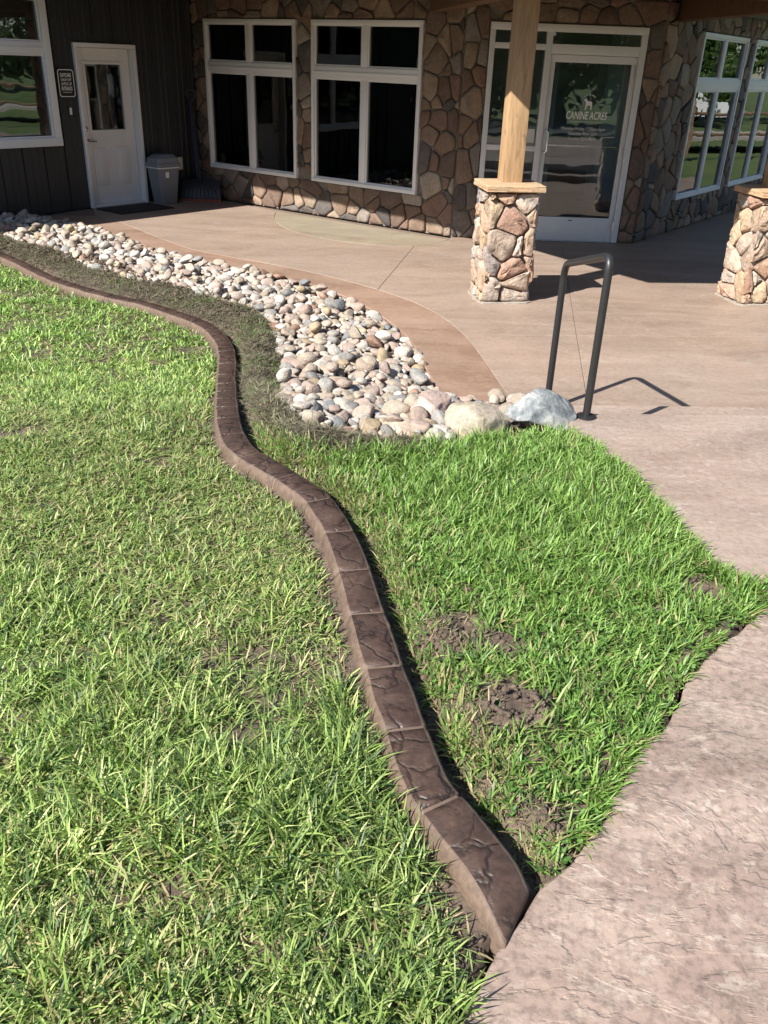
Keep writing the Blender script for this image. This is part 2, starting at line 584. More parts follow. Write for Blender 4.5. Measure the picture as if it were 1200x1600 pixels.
# ------------------------------------------------------------------ plan of the place (metres)
PZ = -0.28                                   # patio level, two steps below the walkway
CURB = [(0.318, 1.205), (0.258, 1.325), (0.187, 1.431), (0.126, 1.538), (0.076, 1.722), (-0.003, 2.055), (-0.063, 2.334), (-0.116, 2.579), (-0.163, 2.751), (-0.219, 2.925), (-0.297, 3.086), (-0.452, 3.28), (-0.653, 3.507), (-0.752, 3.752), (-0.862, 4.234), (-1.036, 5.128), (-1.148, 5.751), (-1.264, 6.127), (-1.47, 6.482), (-1.722, 6.73), (-2.026, 6.99), (-2.32, 7.16), (-2.728, 7.439), (-3.133, 7.795), (-3.538, 8.248), (-3.957, 8.692), (-4.677, 9.421), (-5.6, 10.3)]
NEAR = [(-0.62, -2.5), (-0.25, -0.3), (0.02, 0.62), (0.179, 0.981), (0.268, 1.142), (0.383, 1.289), (0.489, 1.399), (0.608, 1.561), (0.68, 1.698), (0.843, 1.883), (0.941, 2.059), (1.117, 2.265), (1.346, 2.483), (1.51, 2.555), (2.4, 2.72), (6.5, 3.1)]
FAR = [(0.95, 4.27), (0.942, 4.029), (1.059, 3.737), (1.127, 3.397), (1.181, 2.995), (1.237, 2.73), (1.282, 2.653), (1.397, 2.63), (1.537, 2.65), (2.4, 2.79), (6.5, 3.17)]
ROCKR = [(-4.529, 11.4), (-3.998, 10.9), (-3.564, 10.6), (-2.739, 9.655), (-1.892, 8.963), (-1.166, 8.492), (-0.556, 7.929), (-0.121, 7.198), (0.146, 6.476), (0.253, 5.784), (0.343, 5.21), (0.39, 4.931)]
BAND = [(-3.9, 11.5), (-3.37, 10.984), (-2.835, 10.303), (-2.21, 9.58), (-1.44, 9.1), (-0.869, 8.72), (-0.331, 8.26), (0.156, 7.70), (0.424, 7.19), (0.582, 6.66), (0.66, 6.2), (0.80, 5.13)]
PAD = [(-1.669, 12.46), (-1.617, 11.853), (-1.395, 11.158), (-0.936, 10.60), (-0.423, 10.32), (0.065, 10.25), (0.45, 10.45), (0.66, 10.80)]
ROCKL = [(-5.6, 9.75), (-4.75, 10.2), (-4.147, 9.624), (-3.375, 8.839), (-2.742, 8.268), (-2.06, 7.754), (-1.583, 7.406), (-1.136, 7.045), (-0.882, 6.335), (-0.718, 5.595), (-0.666, 4.86), (-0.456, 4.168), (-0.266, 3.853), (-0.013, 3.786), (0.267, 3.82), (0.45, 4.0)]
THATCH = [(-4.6, 9.85), (-4.15, 9.35), (-3.75, 9.08), (-3.35, 8.85), (-2.99, 8.669), (-2.5, 8.2), (-2.069, 7.798), (-1.55, 7.2), (-1.089, 6.741), (-0.94, 5.758), (-0.80, 4.89), (-0.62, 4.2), (-0.44, 3.80), (-0.20, 3.70), (0.12, 3.73)]
STEP_A = ((0.78, 4.262), (6.5, 4.715))       # lip of the walkway
STEP_B = ((0.78, 4.745), (6.5, 5.225))       # lip of the lower tread
BARE = [(0.25, 2.25, 0.130), (0.38, 2.19, 0.085), (0.39, 1.90, 0.125), (0.33, 1.84, 0.09), (0.46, 1.86, 0.06), (0.60, 2.03, 0.035), (0.40, 1.50, 0.06), (0.45, 1.47, 0.05), (1.15, 2.58, 0.09), (0.95, 2.42, 0.035), (0.22, 2.15, 0.06), (0.93, 2.15, 0.04), (0.30, 1.60, 0.035)]

UL, UA, UD, UC = (Vector((math.cos(R(a)), math.sin(R(a)), 0)) for a in (51.9, -35.9, 1.5, 53.8))
P_LA = Vector((-2.953, 13.620, PZ))
P_AD = Vector((0.700, 10.978, PZ))
P_DC = Vector((2.960, 11.037, PZ))
def outn(u):
    return Vector((u.y, -u.x, 0))            # outward face of a wall that runs left to right

def terrain_h(x, y):
    x, y = np.asarray(x, float), np.asarray(y, float)
    h = PZ * sstep(3.6, 5.6, y)
    return h
CURB = CURB[:2] + [(x * 1.012, y * 1.012) for x, y in CURB[2:]]
curb_fine = smooth_path(CURB, 0.02)
curb_mid = smooth_path(CURB, 0.08)
thatch_mid = smooth_path(THATCH, 0.08)
ROCKPOLY = ROCKL + [(0.62, 4.15), (0.75, 4.35), (0.80, 4.80), (0.62, 4.92)] + ROCKR[::-1] + [(-6.3, 9.4)]

def soil_h(x, y):
    h = terrain_h(x, y) - 0.014
    d, s = dist_line(x, y, curb_mid)
    h = h - np.where(s > 0, 0.040, 0.006) * np.exp(-((d - 0.11) / 0.05) ** 2)
    dt, _ = dist_line(x, y, thatch_mid)
    h = h + 0.060 * np.exp(-(dt / 0.13) ** 2) * (d > 0.08) * (0.3 + 0.7 * vnoise(x * 3, y * 3, 5) + 0.7 * vnoise(x * 13, y * 13, 6))
    # the mound with a hollow and the dug-up clods
    r = np.hypot(x - 0.25, y - 2.25)
    h = h + 0.05 * np.exp(-(r / 0.12) ** 2) - 0.05 * np.exp(-(np.hypot(x - 0.285, y - 2.27) / 0.05) ** 2)
    for bx, by, br in BARE[2:5] + BARE[6:8]:
        h = h + 0.025 * np.exp(-(np.hypot(x - bx, y - by) / br) ** 2) * (0.3 + 1.4 * vnoise(x * 22, y * 22, 9))
    h = h + 0.022 * (fbm(x * 6, y * 6, 3) - 0.5) + 0.012 * (fbm(x * 30, y * 30, 4, 3) - 0.5)
    return h

# ------------------------------------------------------------------ ground
def ground_sheet():
    xs = np.concatenate([np.linspace(-400, -12, 14), np.linspace(-11.5, -3.6, 40), np.arange(-3.5, 2.4, 0.035), np.linspace(2.5, 8, 24), np.linspace(9, 400, 16)])
    ys = np.concatenate([np.linspace(-400, -6, 14), np.linspace(-5, 0.6, 18), np.arange(0.7, 5.0, 0.035), np.arange(5.05, 12.5, 0.07), np.linspace(13, 20, 10), np.linspace(24, 400, 14)])
    X, Y = np.meshgrid(xs, ys)
    H = soil_h(X, Y)
    far = np.maximum(np.maximum(-10 - X, X - 7), np.maximum(-3 - Y, Y - 15))
    wgt = sstep(0, 3, far)
    H = H * (1 - wgt) + (-0.55 + 0.4 * (fbm(X * 0.03, Y * 0.03, 8) - 0.5) * 2) * wgt
    for poly in (NEAR + [(6.5, -2.5)], FAR + [STEP_A[1]], [STEP_A[0], STEP_A[1], (7, 6), (9, 20), (-2, 20), (-6, 12.5)] + ROCKR + [(0.62, 4.92)]):
        H = np.where(in_poly(X, Y, poly), np.minimum(H, -0.14) - 0.3, H)
    H = np.where(in_poly(X, Y, ROCKPOLY), H - 0.02, H)
    ny, nx = X.shape
    idx = np.arange(nx * ny).reshape(ny, nx)
    q = np.stack([idx[:-1, :-1], idx[:-1, 1:], idx[1:, 1:], idx[1:, :-1]], -1).reshape(-1, 4)
    o = np_mesh('ground', np.stack([X, Y, H], -1).reshape(-1, 3), q.ravel(), np.arange(len(q)) * 4, 'soil', True)
    o.data.materials.append(M['meadow'])
    fx, fy = X[:-1, :-1].ravel(), Y[:-1, :-1].ravel()
    mi = ((fx < -9.5) | (fx > 6.6) | (fy < -2.8) | (fy > 14)).astype(np.int32)
    o.data.polygons.foreach_set('material_index', mi)
    tag(o, kind='structure')
ground_sheet()

# ------------------------------------------------------------------ slabs
def offset_poly(poly, d):
    n = len(poly)
    area = sum(poly[i][0] * poly[(i + 1) % n][1] - poly[(i + 1) % n][0] * poly[i][1] for i in range(n))
    sg = 1 if area > 0 else -1
    out = []
    for i in range(n):
        a, b, c = Vector(poly[i - 1]), Vector(poly[i]), Vector(poly[(i + 1) % n])
        e0, e1 = (b - a), (c - b)
        if e0.length < 1e-7 or e1.length < 1e-7:
            out.append(tuple(b))
            continue
        e0.normalize()
        e1.normalize()
        n0, n1 = Vector((-e0.y, e0.x)) * sg, Vector((-e1.y, e1.x)) * sg
        m = n0 + n1
        if m.length < 0.2:
            m = n0
        m.normalize()
        k = max(0.35, m.dot(n0))
        out.append(tuple(b + m * (d / k)))
    return out
def clip_half(poly, p, nrm):
    out = []
    n = len(poly)
    for i in range(n):
        a, b = poly[i], poly[(i + 1) % n]
        da = (a[0] - p[0]) * nrm[0] + (a[1] - p[1]) * nrm[1]
        db = (b[0] - p[0]) * nrm[0] + (b[1] - p[1]) * nrm[1]
        if da >= 0:
            out.append(a)
        if (da > 0 > db) or (da < 0 < db):
            t = da / (da - db)
            out.append((a[0] + (b[0] - a[0]) * t, a[1] + (b[1] - a[1]) * t))
    return out
def area(poly):
    n = len(poly)
    return abs(sum(poly[i][0] * poly[(i + 1) % n][1] - poly[(i + 1) % n][0] * poly[i][1] for i in range(n))) / 2

def slab(name, poly, z, thick, mat, parent=None, gap=0.002, cut=0.0, rough=0.0, lip=0.005):
    p0 = offset_poly(poly, gap)
    p1 = offset_poly(poly, gap + lip)
    if sum(p0[i][0] * p0[(i + 1) % len(p0)][1] - p0[(i + 1) % len(p0)][0] * p0[i][1] for i in range(len(p0))) < 0:
        p0, p1 = p0[::-1], p1[::-1]
    bm = bmesh.new()
    lo = [bm.verts.new((x, y, z - thick)) for x, y in p0]
    mid = [bm.verts.new((x, y, z - lip)) for x, y in p0]
    top = [bm.verts.new((x, y, z)) for x, y in p1]
    n = len(p0)
    for i in range(n):
        j = (i + 1) % n
        bm.faces.new((lo[i], lo[j], mid[j], mid[i]))
        bm.faces.new((mid[i], mid[j], top[j], top[i]))
    bm.faces.new(top)
    bm.faces.new(lo[::-1])
    if cut:
        xs = [p[0] for p in p0]
        ys = [p[1] for p in p0]
        x = max(min(xs), -1.0)
        while x < min(max(xs), 2.6):
            bmesh.ops.bisect_plane(bm, geom=bm.verts[:] + bm.edges[:] + bm.faces[:], plane_co=(x, 0, 0), plane_no=(1, 0, 0))
            x += cut
        y = max(min(ys), 0.6)
        while y < max(ys):
            bmesh.ops.bisect_plane(bm, geom=bm.verts[:] + bm.edges[:] + bm.faces[:], plane_co=(0, y, 0), plane_no=(0, 1, 0))
            y += cut
        bmesh.ops.triangulate(bm, faces=[f for f in bm.faces if len(f.verts) > 4])
        for v in bm.verts:
            if v.co.z > z - lip * 1.2:
                f = float(fbm(v.co.x * 3.1 + 5, v.co.y * 3.1, 21, 4))
                rd = 1 - abs(float(fbm(v.co.x * 2.2 + v.co.y * 1.2, v.co.y * 3.4, 31, 3)) - 0.5) * 2
                v.co.z += rough * ((f - 0.5) * 1.4 + (max(0, rd - 0.86) * 4.0) - 0.3)
    bmesh.ops.recalc_face_normals(bm, faces=bm.faces)
    me = bpy.data.meshes.new(name)
    bm.to_mesh(me)
    bm.free()
    me.materials.append(M[mat])
    if cut:
        me.polygons.foreach_set('use_smooth', [True] * len(me.polygons))
        me.set_sharp_from_angle(angle=R(35))
    o = bpy.data.objects.new(name, me)
    COL.objects.link(o)
    if parent is not None:
        o.parent = parent
    else:
        tag(o, kind='structure')
    return o

def ragged(path, amp, step=0.03, seed=0):
    p = smooth_path(path, step)
    out = []
    for i, (x, y) in enumerate(p):
        a = p[max(i - 1, 0)]
        b = p[min(i + 1, len(p) - 1)]
        d = Vector((b[0] - a[0], b[1] - a[1])).normalized()
        k = (float(fbm(np.array(x * 9.0), np.array(y * 9.0), seed, 3)) - 0.5) * 2 * amp
        out.append((x - d.y * k, y + d.x * k))
    return out
near_edge = ragged(NEAR[2:14], 0.020, 0.022, 41)
slab('walkway', [NEAR[0], NEAR[1]] + near_edge + NEAR[14:] + [(6.5, -2.5)], 0.0, 0.14, 'walk_near', cut=0.045, rough=0.012)
far_edge = ragged(FAR[1:9], 0.010, 0.03, 43)
slab('upper_walkway', [FAR[0]] + far_edge + FAR[9:] + [STEP_A[1]], 0.0, 0.34, 'walk_far', cut=0.09, rough=0.005)
slab('step_tread', [STEP_A[0], STEP_A[1], STEP_B[1], STEP_B[0]], -0.14, 0.3, 'walk_far', gap=-0.002)

band_s = smooth_path(BAND, 0.12)
rockr_s = smooth_path(ROCKR, 0.12)
base_poly = rockr_s + [(0.60, 4.85), STEP_B[0], STEP_B[1], (7.0, 7.2), (9.6, 16.5), (4.6, 13.6), tuple(P_DC.xy), tuple(P_AD.xy), tuple(P_LA.xy), (-4.3, 11.95)]
slab('patio', base_poly, PZ - 0.012, 0.2, 'slab_base', gap=0.01)
patio = bpy.data.objects['patio']
slab('patio_band', rockr_s + [(0.62, 4.87), (0.80, 4.80)] + band_s[::-1], PZ, 0.1, 'patio_band', patio, gap=0.002)
inset = lambda P, a, b, d=0.03: tuple((P.xy + (outn(a).xy + outn(b).xy).normalized() * d))
pad_s = smooth_path(PAD, 0.10)
nA = outn(UA)
pad_poly = [tuple((Vector((*PAD[0], 0)) + UA * -0.02).xy)] + pad_s[1:]
main = band_s + [(0.82, 4.80), (0.95, STEP_B[0][1] + 0.02), STEP_B[1], (7.0, 7.2), (9.6, 16.5), (4.6, 13.6), tuple(P_DC.xy), tuple(P_AD.xy)]
main += pad_s[::-1] + [tuple(P_LA.xy), (-4.15, 12.15)]
# joints of the main field
def split(polys, p, q):
    d = Vector((q[0] - p[0], q[1] - p[1])).normalized()
    nr = (-d.y, d.x)
    out = []
    for a in polys:
        for s in (1, -1):
            b = clip_half(a, p, (nr[0] * s, nr[1] * s))
            if len(b) > 2 and area(b) > 0.01:
                out.append(b)
    return out
cells = split([main], (0.582, 6.66), (3.12, 6.956))
top_cells = [c for c in cells if sum(p[1] for p in c) / len(c) > 6.9 and max(p[1] for p in c) > 8]
low_cells = [c for c in cells if c not in top_cells]
top_cells = split(top_cells, (-0.089, 8.38), (0.25, 10.4))
top_l = [c for c in top_cells if min(p[0] for p in c) < -1]
top_r = split([c for c in top_cells if c not in top_l], (1.641, 7.8), (1.356, 5.71))
low_cells = split(low_cells, (1.641, 7.8), (1.356, 5.71))
for c in top_l + top_r + low_cells:
    slab('slab', c, PZ, 0.1, 'patio', patio, gap=0.0015, lip=0.003)
slab('entry_pad', pad_poly, PZ, 0.1, 'patio_pad', patio, gap=0.002)

# ------------------------------------------------------------------ curb
def build_curb():
    pts = curb_fine
    n = len(pts)
    prof = [(-0.072, -0.12), (-0.063, 0.012), (-0.056, 0.035), (-0.047, 0.044), (0.056, 0.044), (0.066, 0.038), (0.071, 0.020), (0.073, -0.12)]
    root = thing('concrete_curb', (pts[0][0], pts[0][1], 0), 'winding dark brown stamped concrete landscape curb edging the lawn', 'curb')
    fr = []
    for i in range(n):
        a, b = pts[max(i - 2, 0)], pts[min(i + 2, n - 1)]
        d = Vector((b[0] - a[0], b[1] - a[1], 0)).normalized()
        fr.append((Vector((pts[i][0], pts[i][1], 0)), d, Vector((d.y, -d.x, 0))))
    nose_dir = Vector((0.115, 0.147, 0)).normalized()      # edge of the walkway that the nose meets
    def ring(s, shrink=0.0, lower=0.0):
        i = min(int(s), n - 2)
        t = s - i
        p = fr[i][0].lerp(fr[i + 1][0], t)
        d = fr[i][1].lerp(fr[i + 1][1], t).normalized()
        r = Vector((d.y, -d.x, 0))
        z = float(terrain_h(p.x, p.y)) - 0.008
        dist = s * 0.02
        hk = 1.0 if dist > 0.075 else 0.42 + 0.58 * (dist / 0.075)
        out = []
        for u, h in prof:
            w = 1 - shrink / 0.062
            wob = (float(vnoise(p.x * 9 + u * 30, p.y * 9, 77)) - 0.5) * 0.006
            hh = h if h < 0 else (h - (lower if h > 0.03 else lower * 0.4)) * hk
            q = p + r * (u * w + wob)
            if dist < 0.12:                                   # end cut on the skew along the slab
                k = (1 - dist / 0.12)
                q = q + d * (u * w) * 0.75 * k * 1.0
            out.append(Vector((q.x, q.y, z + hh + (wob if h > 0 else 0))))
        return out
    def sweep(s0, s1, st, shrink0=0.0, low=0.0, chamfer=True):
        ss = list(np.arange(s0, s1, st)) + [s1]
        if len(ss) > 2 and ss[-1] - ss[-2] < st * 0.4:
            ss.pop(-2)
        rings = []
        if chamfer:
            rings.append(ring(s0, 0.006, 0.008))
            rings.append(ring(s0 + 0.35))
            rings += [ring(s) for s in ss[1:-1]]
            rings.append(ring(s1 - 0.35))
            rings.append(ring(s1, 0.006, 0.008))
        else:
            rings = [ring(s, shrink0, low) for s in ss]
        m = MB()
        k = len(prof)
        vs = [v for r_ in rings for v in r_]
        m.v = [tuple(v) for v in vs]
        for i in range(len(rings) - 1):
            for j in range(k - 1):
                m.f.append((i * k + j, i * k + j + 1, (i + 1) * k + j + 1, (i + 1) * k + j))
                m.mi.append(0 if j == 3 else 1)
        m.f.append(tuple(range(k)))
        m.f.append(tuple((len(rings) - 1) * k + j for j in range(k - 1, -1, -1)))
        m.mi += [1, 1]
        return m
    core = sweep(9, n - 2, 3, 0.004, 0.005, False)
    core.build('joint_core', 'curb_joint', root, 40)
    s = 0.0
    first = True
    while s < n - 3:
        L = (0.33 if first else 0.278 + random.uniform(-0.012, 0.012)) / 0.02
        e = min(s + L, n - 1)
        sweep(s + (0 if first else 0.12), e - 0.12, 1.5).build('curb_section', ['curb_top', 'curb_side'], root, 50)
        s = e
        first = False
build_curb()

# ------------------------------------------------------------------ stones cut from Voronoi cells
def voronoi(w, h, step, seed, jitter=0.42, ox=0.0, oy=0.0):
    rg = random.Random(seed)
    pts = []
    nx, ny = int(w / step) + 3, int(h / step) + 3
    for j in range(-1, ny):
        for i in range(-1, nx):
            x = (i + 0.5 * (j % 2) + rg.uniform(-jitter, jitter)) * step * 1.05
            y = (j + rg.uniform(-jitter, jitter)) * step * 0.95
            if rg.random() < 0.90:
                pts.append((x, y, rg.uniform(-0.25, 0.25) * step * step))
    cells = []
    for a in pts:
        if not (-step < a[0] < w + step and -step < a[1] < h + step):
            continue
        poly = [(0, 0), (w, 0), (w, h), (0, h)]
        for b in pts:
            if a is b:
                continue
            dx, dy = b[0] - a[0], b[1] - a[1]
            dd = dx * dx + dy * dy
            if dd > (step * 4.2) ** 2:
                continue
            t = 0.5 + (a[2] - b[2]) / (2 * dd)
            poly = clip_half(poly, (a[0] + dx * t, a[1] + dy * t), (-dx, -dy))
            if len(poly) < 3:
                break
        if len(poly) >= 3 and area(poly) > 0.0012:
            cells.append(poly)
    return cells
def cut_rects(cells, rects):
    out = []
    for c in cells:
        parts = [c]
        for (x0, x1, y0, y1) in rects:
            nxt = []
            for p in parts:
                xs, ys = [q[0] for q in p], [q[1] for q in p]
                if max(xs) <= x0 or min(xs) >= x1 or max(ys) <= y0 or min(ys) >= y1:
                    nxt.append(p)
                    continue
                cand = [clip_half(p, (x0, 0), (-1, 0)), clip_half(p, (x1, 0), (1, 0)), clip_half(p, (0, y0), (0, -1)), clip_half(p, (0, y1), (0, 1))]
                cand = [q for q in cand if len(q) > 2 and area(q) > 0.004]
                if cand:
                    nxt.append(max(cand, key=area))
            parts = nxt
        out += parts
    return out
def chaikin(poly, k=0.22):
    out = []
    n = len(poly)
    for i in range(n):
        a, b = Vector(poly[i]), Vector(poly[(i + 1) % n])
        out.append(tuple(a.lerp(b, k)))
        out.append(tuple(a.lerp(b, 1 - k)))
    return out
def clean_poly(poly, d=0.012):
    out = []
    for p in poly:
        if not out or math.dist(out[-1], p) > d:
            out.append(p)
    if len(out) > 2 and math.dist(out[0], out[-1]) < d:
        out.pop()
    return out
WALL_TINTS = [(0.187, 0.135, 0.099), (0.218, 0.162, 0.121), (0.152, 0.103, 0.079), (0.255, 0.198, 0.149), (0.077, 0.069, 0.066), (0.189, 0.166, 0.147), (0.277, 0.244, 0.206), (0.144, 0.101, 0.082), (0.103, 0.091, 0.085), (0.205, 0.144, 0.107), (0.191, 0.123, 0.097)]
COLUMN_TINTS = [(0.370, 0.275, 0.206), (0.402, 0.320, 0.258), (0.346, 0.312, 0.277), (0.271, 0.236, 0.223), (0.383, 0.260, 0.185), (0.420, 0.365, 0.317), (0.354, 0.231, 0.176), (0.329, 0.274, 0.233), (0.407, 0.312, 0.216)]
def stone(poly, org, u, n, T, rg, parent, mat, tints, gap=0.008, rough=0.25, rnd=0.22):
    p = clean_poly(offset_poly(clean_poly(poly), gap))
    if len(p) < 3 or area(p) < 0.0009:
        return None
    p = chaikin(p, rnd)
    if len(p) < 9:
        p = chaikin(p, 0.25)
    cxy = Vector((sum(q[0] for q in p) / len(p), sum(q[1] for q in p) / len(p)))
    k = len(p)
    size = math.sqrt(area(p))
    T = T * rg.uniform(0.75, 1.2)
    tilt = (rg.uniform(-0.25, 0.25), rg.uniform(-0.25, 0.25))
    jit = [1 + rg.uniform(-0.03, 0.02) for _ in p]
    rows = [(1.0, -0.02), (1.0, T * 0.45), (0.955, T * 0.82), (0.80, T * 1.0), (0.42, T * 1.06)]
    vs = []
    for ri, (sc, z) in enumerate(rows):
        for i, q in enumerate(p):
            d = (Vector(q) - cxy) * sc * (jit[i] if ri < 3 else 1)
            zz = z
            if ri >= 2:
                zz += T * rough * rg.uniform(-1, 1) + (d.x * tilt[0] + d.y * tilt[1]) * 0.35
            vs.append(org + u * (cxy.x + d.x) + Vector((0, 0, 1)) * (cxy.y + d.y) + n * zz)
    vs.append(org + u * cxy.x + Vector((0, 0, 1)) * cxy.y + n * T * (1.08 + rough * rg.uniform(-0.6, 0.9)))
    fs = []
    for ri in range(len(rows) - 1):
        for i in range(k):
            j = (i + 1) % k
            fs.append((ri * k + i, ri * k + j, (ri + 1) * k + j, (ri + 1) * k + i))
    c = len(vs) - 1
    fs += [((len(rows) - 1) * k + i, (len(rows) - 1) * k + (i + 1) % k, c) for i in range(k)]
    m = MB().add(vs, fs)
    o = m.build('stone', mat, parent, 62)
    t = rg.choice(tints)
    f = rg.uniform(0.92, 1.28)
    o.color = (t[0] * f, t[1] * f, t[2] * f, 1)
    return o

# ------------------------------------------------------------------ building
bld = thing('building', (0.7, 12.0, PZ), 'single storey building faced in brown fieldstone with a dark metal sided wing and timber porch', 'building')
WALL_TOP = 2.62
def wall_core(org, u, length, openings, mat, thick=0.16, name='wall', start=0.0):
    """openings: (s0, s1, z0, z1) with z in world metres"""
    n = outn(u)
    ss = sorted({start, length, *[o[0] for o in openings], *[o[1] for o in openings]})
    zs = sorted({PZ, WALL_TOP, *[o[2] for o in openings], *[o[3] for o in openings]})
    m = MB()
    for a, b in zip(ss[:-1], ss[1:]):
        run = None
        for c, d in zip(zs[:-1], zs[1:]):
            if any(o[0] <= a and b <= o[1] and o[2] <= c and d <= o[3] for o in openings):
                if run:
                    m.box(org + u * ((a + b) / 2) - n * (thick / 2) + Vector((0, 0, (run[0] + run[1]) / 2 - PZ)), (b - a, thick, run[1] - run[0]), u, n)
                run = None
            else:
                run = (run[0], d) if run else (c, d)
        if run:
            m.box(org + u * ((a + b) / 2) - n * (thick / 2) + Vector((0, 0, (run[0] + run[1]) / 2 - PZ)), (b - a, thick, run[1] - run[0]), u, n)
    return m.build(name, mat, bld)
def wp(org, u, s, z, d=0.0):
    return org + u * s + outn(u) * d + Vector((0, 0, z - PZ))
def bar(m, org, u, s0, s1, z0, z1, d0, d1, bev=0.004):
    c = wp(org, u, (s0 + s1) / 2, (z0 + z1) / 2, (d0 + d1) / 2)
    m.box(c, (abs(s1 - s0), abs(d1 - d0), abs(z1 - z0)), u, outn(u), bev=bev)

def grid_window(org, u, s0, s1, z0, z1, zr, trim=0.045, front=0.052, label=None, mull=None):
    """white vinyl window: two small panes above two tall ones"""
    w = MB()
    t = trim
    bar(w, org, u, s0, s1, z1 - t, z1, -0.05, front)
    bar(w, org, u, s0, s1, z0, z0 + t, -0.05, front + 0.004)
    bar(w, org, u, s0, s0 + t, z0 + t, z1 - t, -0.05, front)
    bar(w, org, u, s1 - t, s1, z0 + t, z1 - t, -0.05, front)
    win = w.build('window', 'white_vinyl', bld, 30)
    sm = mull or (s0 + s1) / 2
    q = MB()
    for (x0, x1, y0, y1) in ((s0 + 0.031, s0 + 0.05, z0 + 0.05, z1 - 0.05), (s1 - 0.05, s1 - 0.031, z0 + 0.05, z1 - 0.05), (s0 + 0.031, s1 - 0.031, z0 + 0.031, z0 + 0.05), (s0 + 0.031, s1 - 0.031, z1 - 0.05, z1 - 0.031)):
        bar(q, org, u, x0, x1, y0, y1, -0.24, -0.052, 0)
    q.build('reveal', 'white_vinyl', win)
    q = MB()
    bar(q, org, u, sm - 0.042, sm + 0.042, z0 + t, zr - 0.065, -0.045, front - 0.012)
    bar(q, org, u, sm - 0.042, sm + 0.042, zr + 0.065, z1 - t, -0.045, front - 0.012)
    q.build('mullion', 'white_vinyl', win, 30)
    q = MB()
    bar(q, org, u, s0 + t, s1 - t, zr - 0.065, zr + 0.065, -0.045, front - 0.008)
    bar(q, org, u, s0 + t, s1 - t, zr - 0.012, zr + 0.012, front - 0.008, front)
    q.build('transom_bar', 'white_vinyl', win, 30)
    for a, b in ((s0 + t, sm - 0.042), (sm + 0.042, s1 - t)):
        for c, d in ((z0 + t, zr - 0.065), (zr + 0.065, z1 - t)):
            f = MB()
            e = 0.022
            for (x0, x1, y0, y1) in ((a, b, d - e, d), (a, b, c, c + e), (a, a + e, c + e, d - e), (b - e, b, c + e, d - e)):
                bar(f, org, u, x0, x1, y0, y1, -0.03, front - 0.022, 0.003)
            f.build('sash', 'white_vinyl', win, 30)
            g = MB()
            bar(g, org, u, a + e - 0.004, b - e + 0.004, c + e - 0.004, d - e + 0.004, 0.0, 0.006, 0)
            g.build('pane', 'glass', win)
    return win

# wall A (fieldstone, two windows)
sA = lambda x, y: (Vector((x, y, 0)) - P_LA).xy.dot(UA.xy)
A_LEN = (P_AD - P_LA).xy.length
W1 = (sA(-2.724, 13.457), sA(-1.350, 12.463), 0.163, 2.055)
W2 = (sA(-1.129, 12.302), sA(0.262, 11.296), 0.163, 2.055)
sC = lambda x, y: (Vector((x, y, 0)) - P_DC).xy.dot(UC.xy)
D_LEN = (P_DC - P_AD).xy.length
DR = (0.28, 2.06, PZ, 2.058)
C_LEN = 9.0
W3 = (1.17, 2.98, 0.13, 2.075)
W4 = (3.34, 5.15, 0.13, 2.075)
W5 = (5.5, 7.3, 0.13, 2.075)
ins = lambda w, k=0.03: (w[0] + k, w[1] - k, w[2] + (k if w[2] > PZ else 0), w[3] - k)
wall_core(P_LA, UA, A_LEN, [ins(W1), ins(W2)], 'mortar', name='stone_wall')
wall_core(P_AD, UD, D_LEN, [ins(DR)], 'mortar', name='stone_wall')
wall_core(P_DC, UC, C_LEN, [ins(W3), ins(W4), ins(W5)], 'mortar', name='stone_wall')
for (org, u, L, ops, seed, step) in ((P_LA, UA, A_LEN, [W1, W2], 5, 0.225), (P_AD, UD, D_LEN, [DR], 17, 0.235), (P_DC, UC, 6.2, [W3, W4, W5], 23, 0.225)):
    rg = random.Random(seed)
    H = 2.32 - PZ
    cells = cut_rects(voronoi(L, H, step, seed), [(o[0] - 0.004, o[1] + 0.004, o[2] - PZ - 0.004, o[3] - PZ + 0.004) for o in ops])
    o0 = org + Vector((0, 0, 0.004))
    for c in cells:
        stone(c, o0, u, outn(u), 0.034, rg, bld, 'wall_stone', WALL_TINTS, 0.0045, 0.18, 0.14)
grid_window(P_LA, UA, *W1[:4], 1.48)
grid_window(P_LA, UA, *W2[:4], 1.48)
grid_window(P_DC, UC, *W3[:4], 1.50)
grid_window(P_DC, UC, *W4[:4], 1.50)

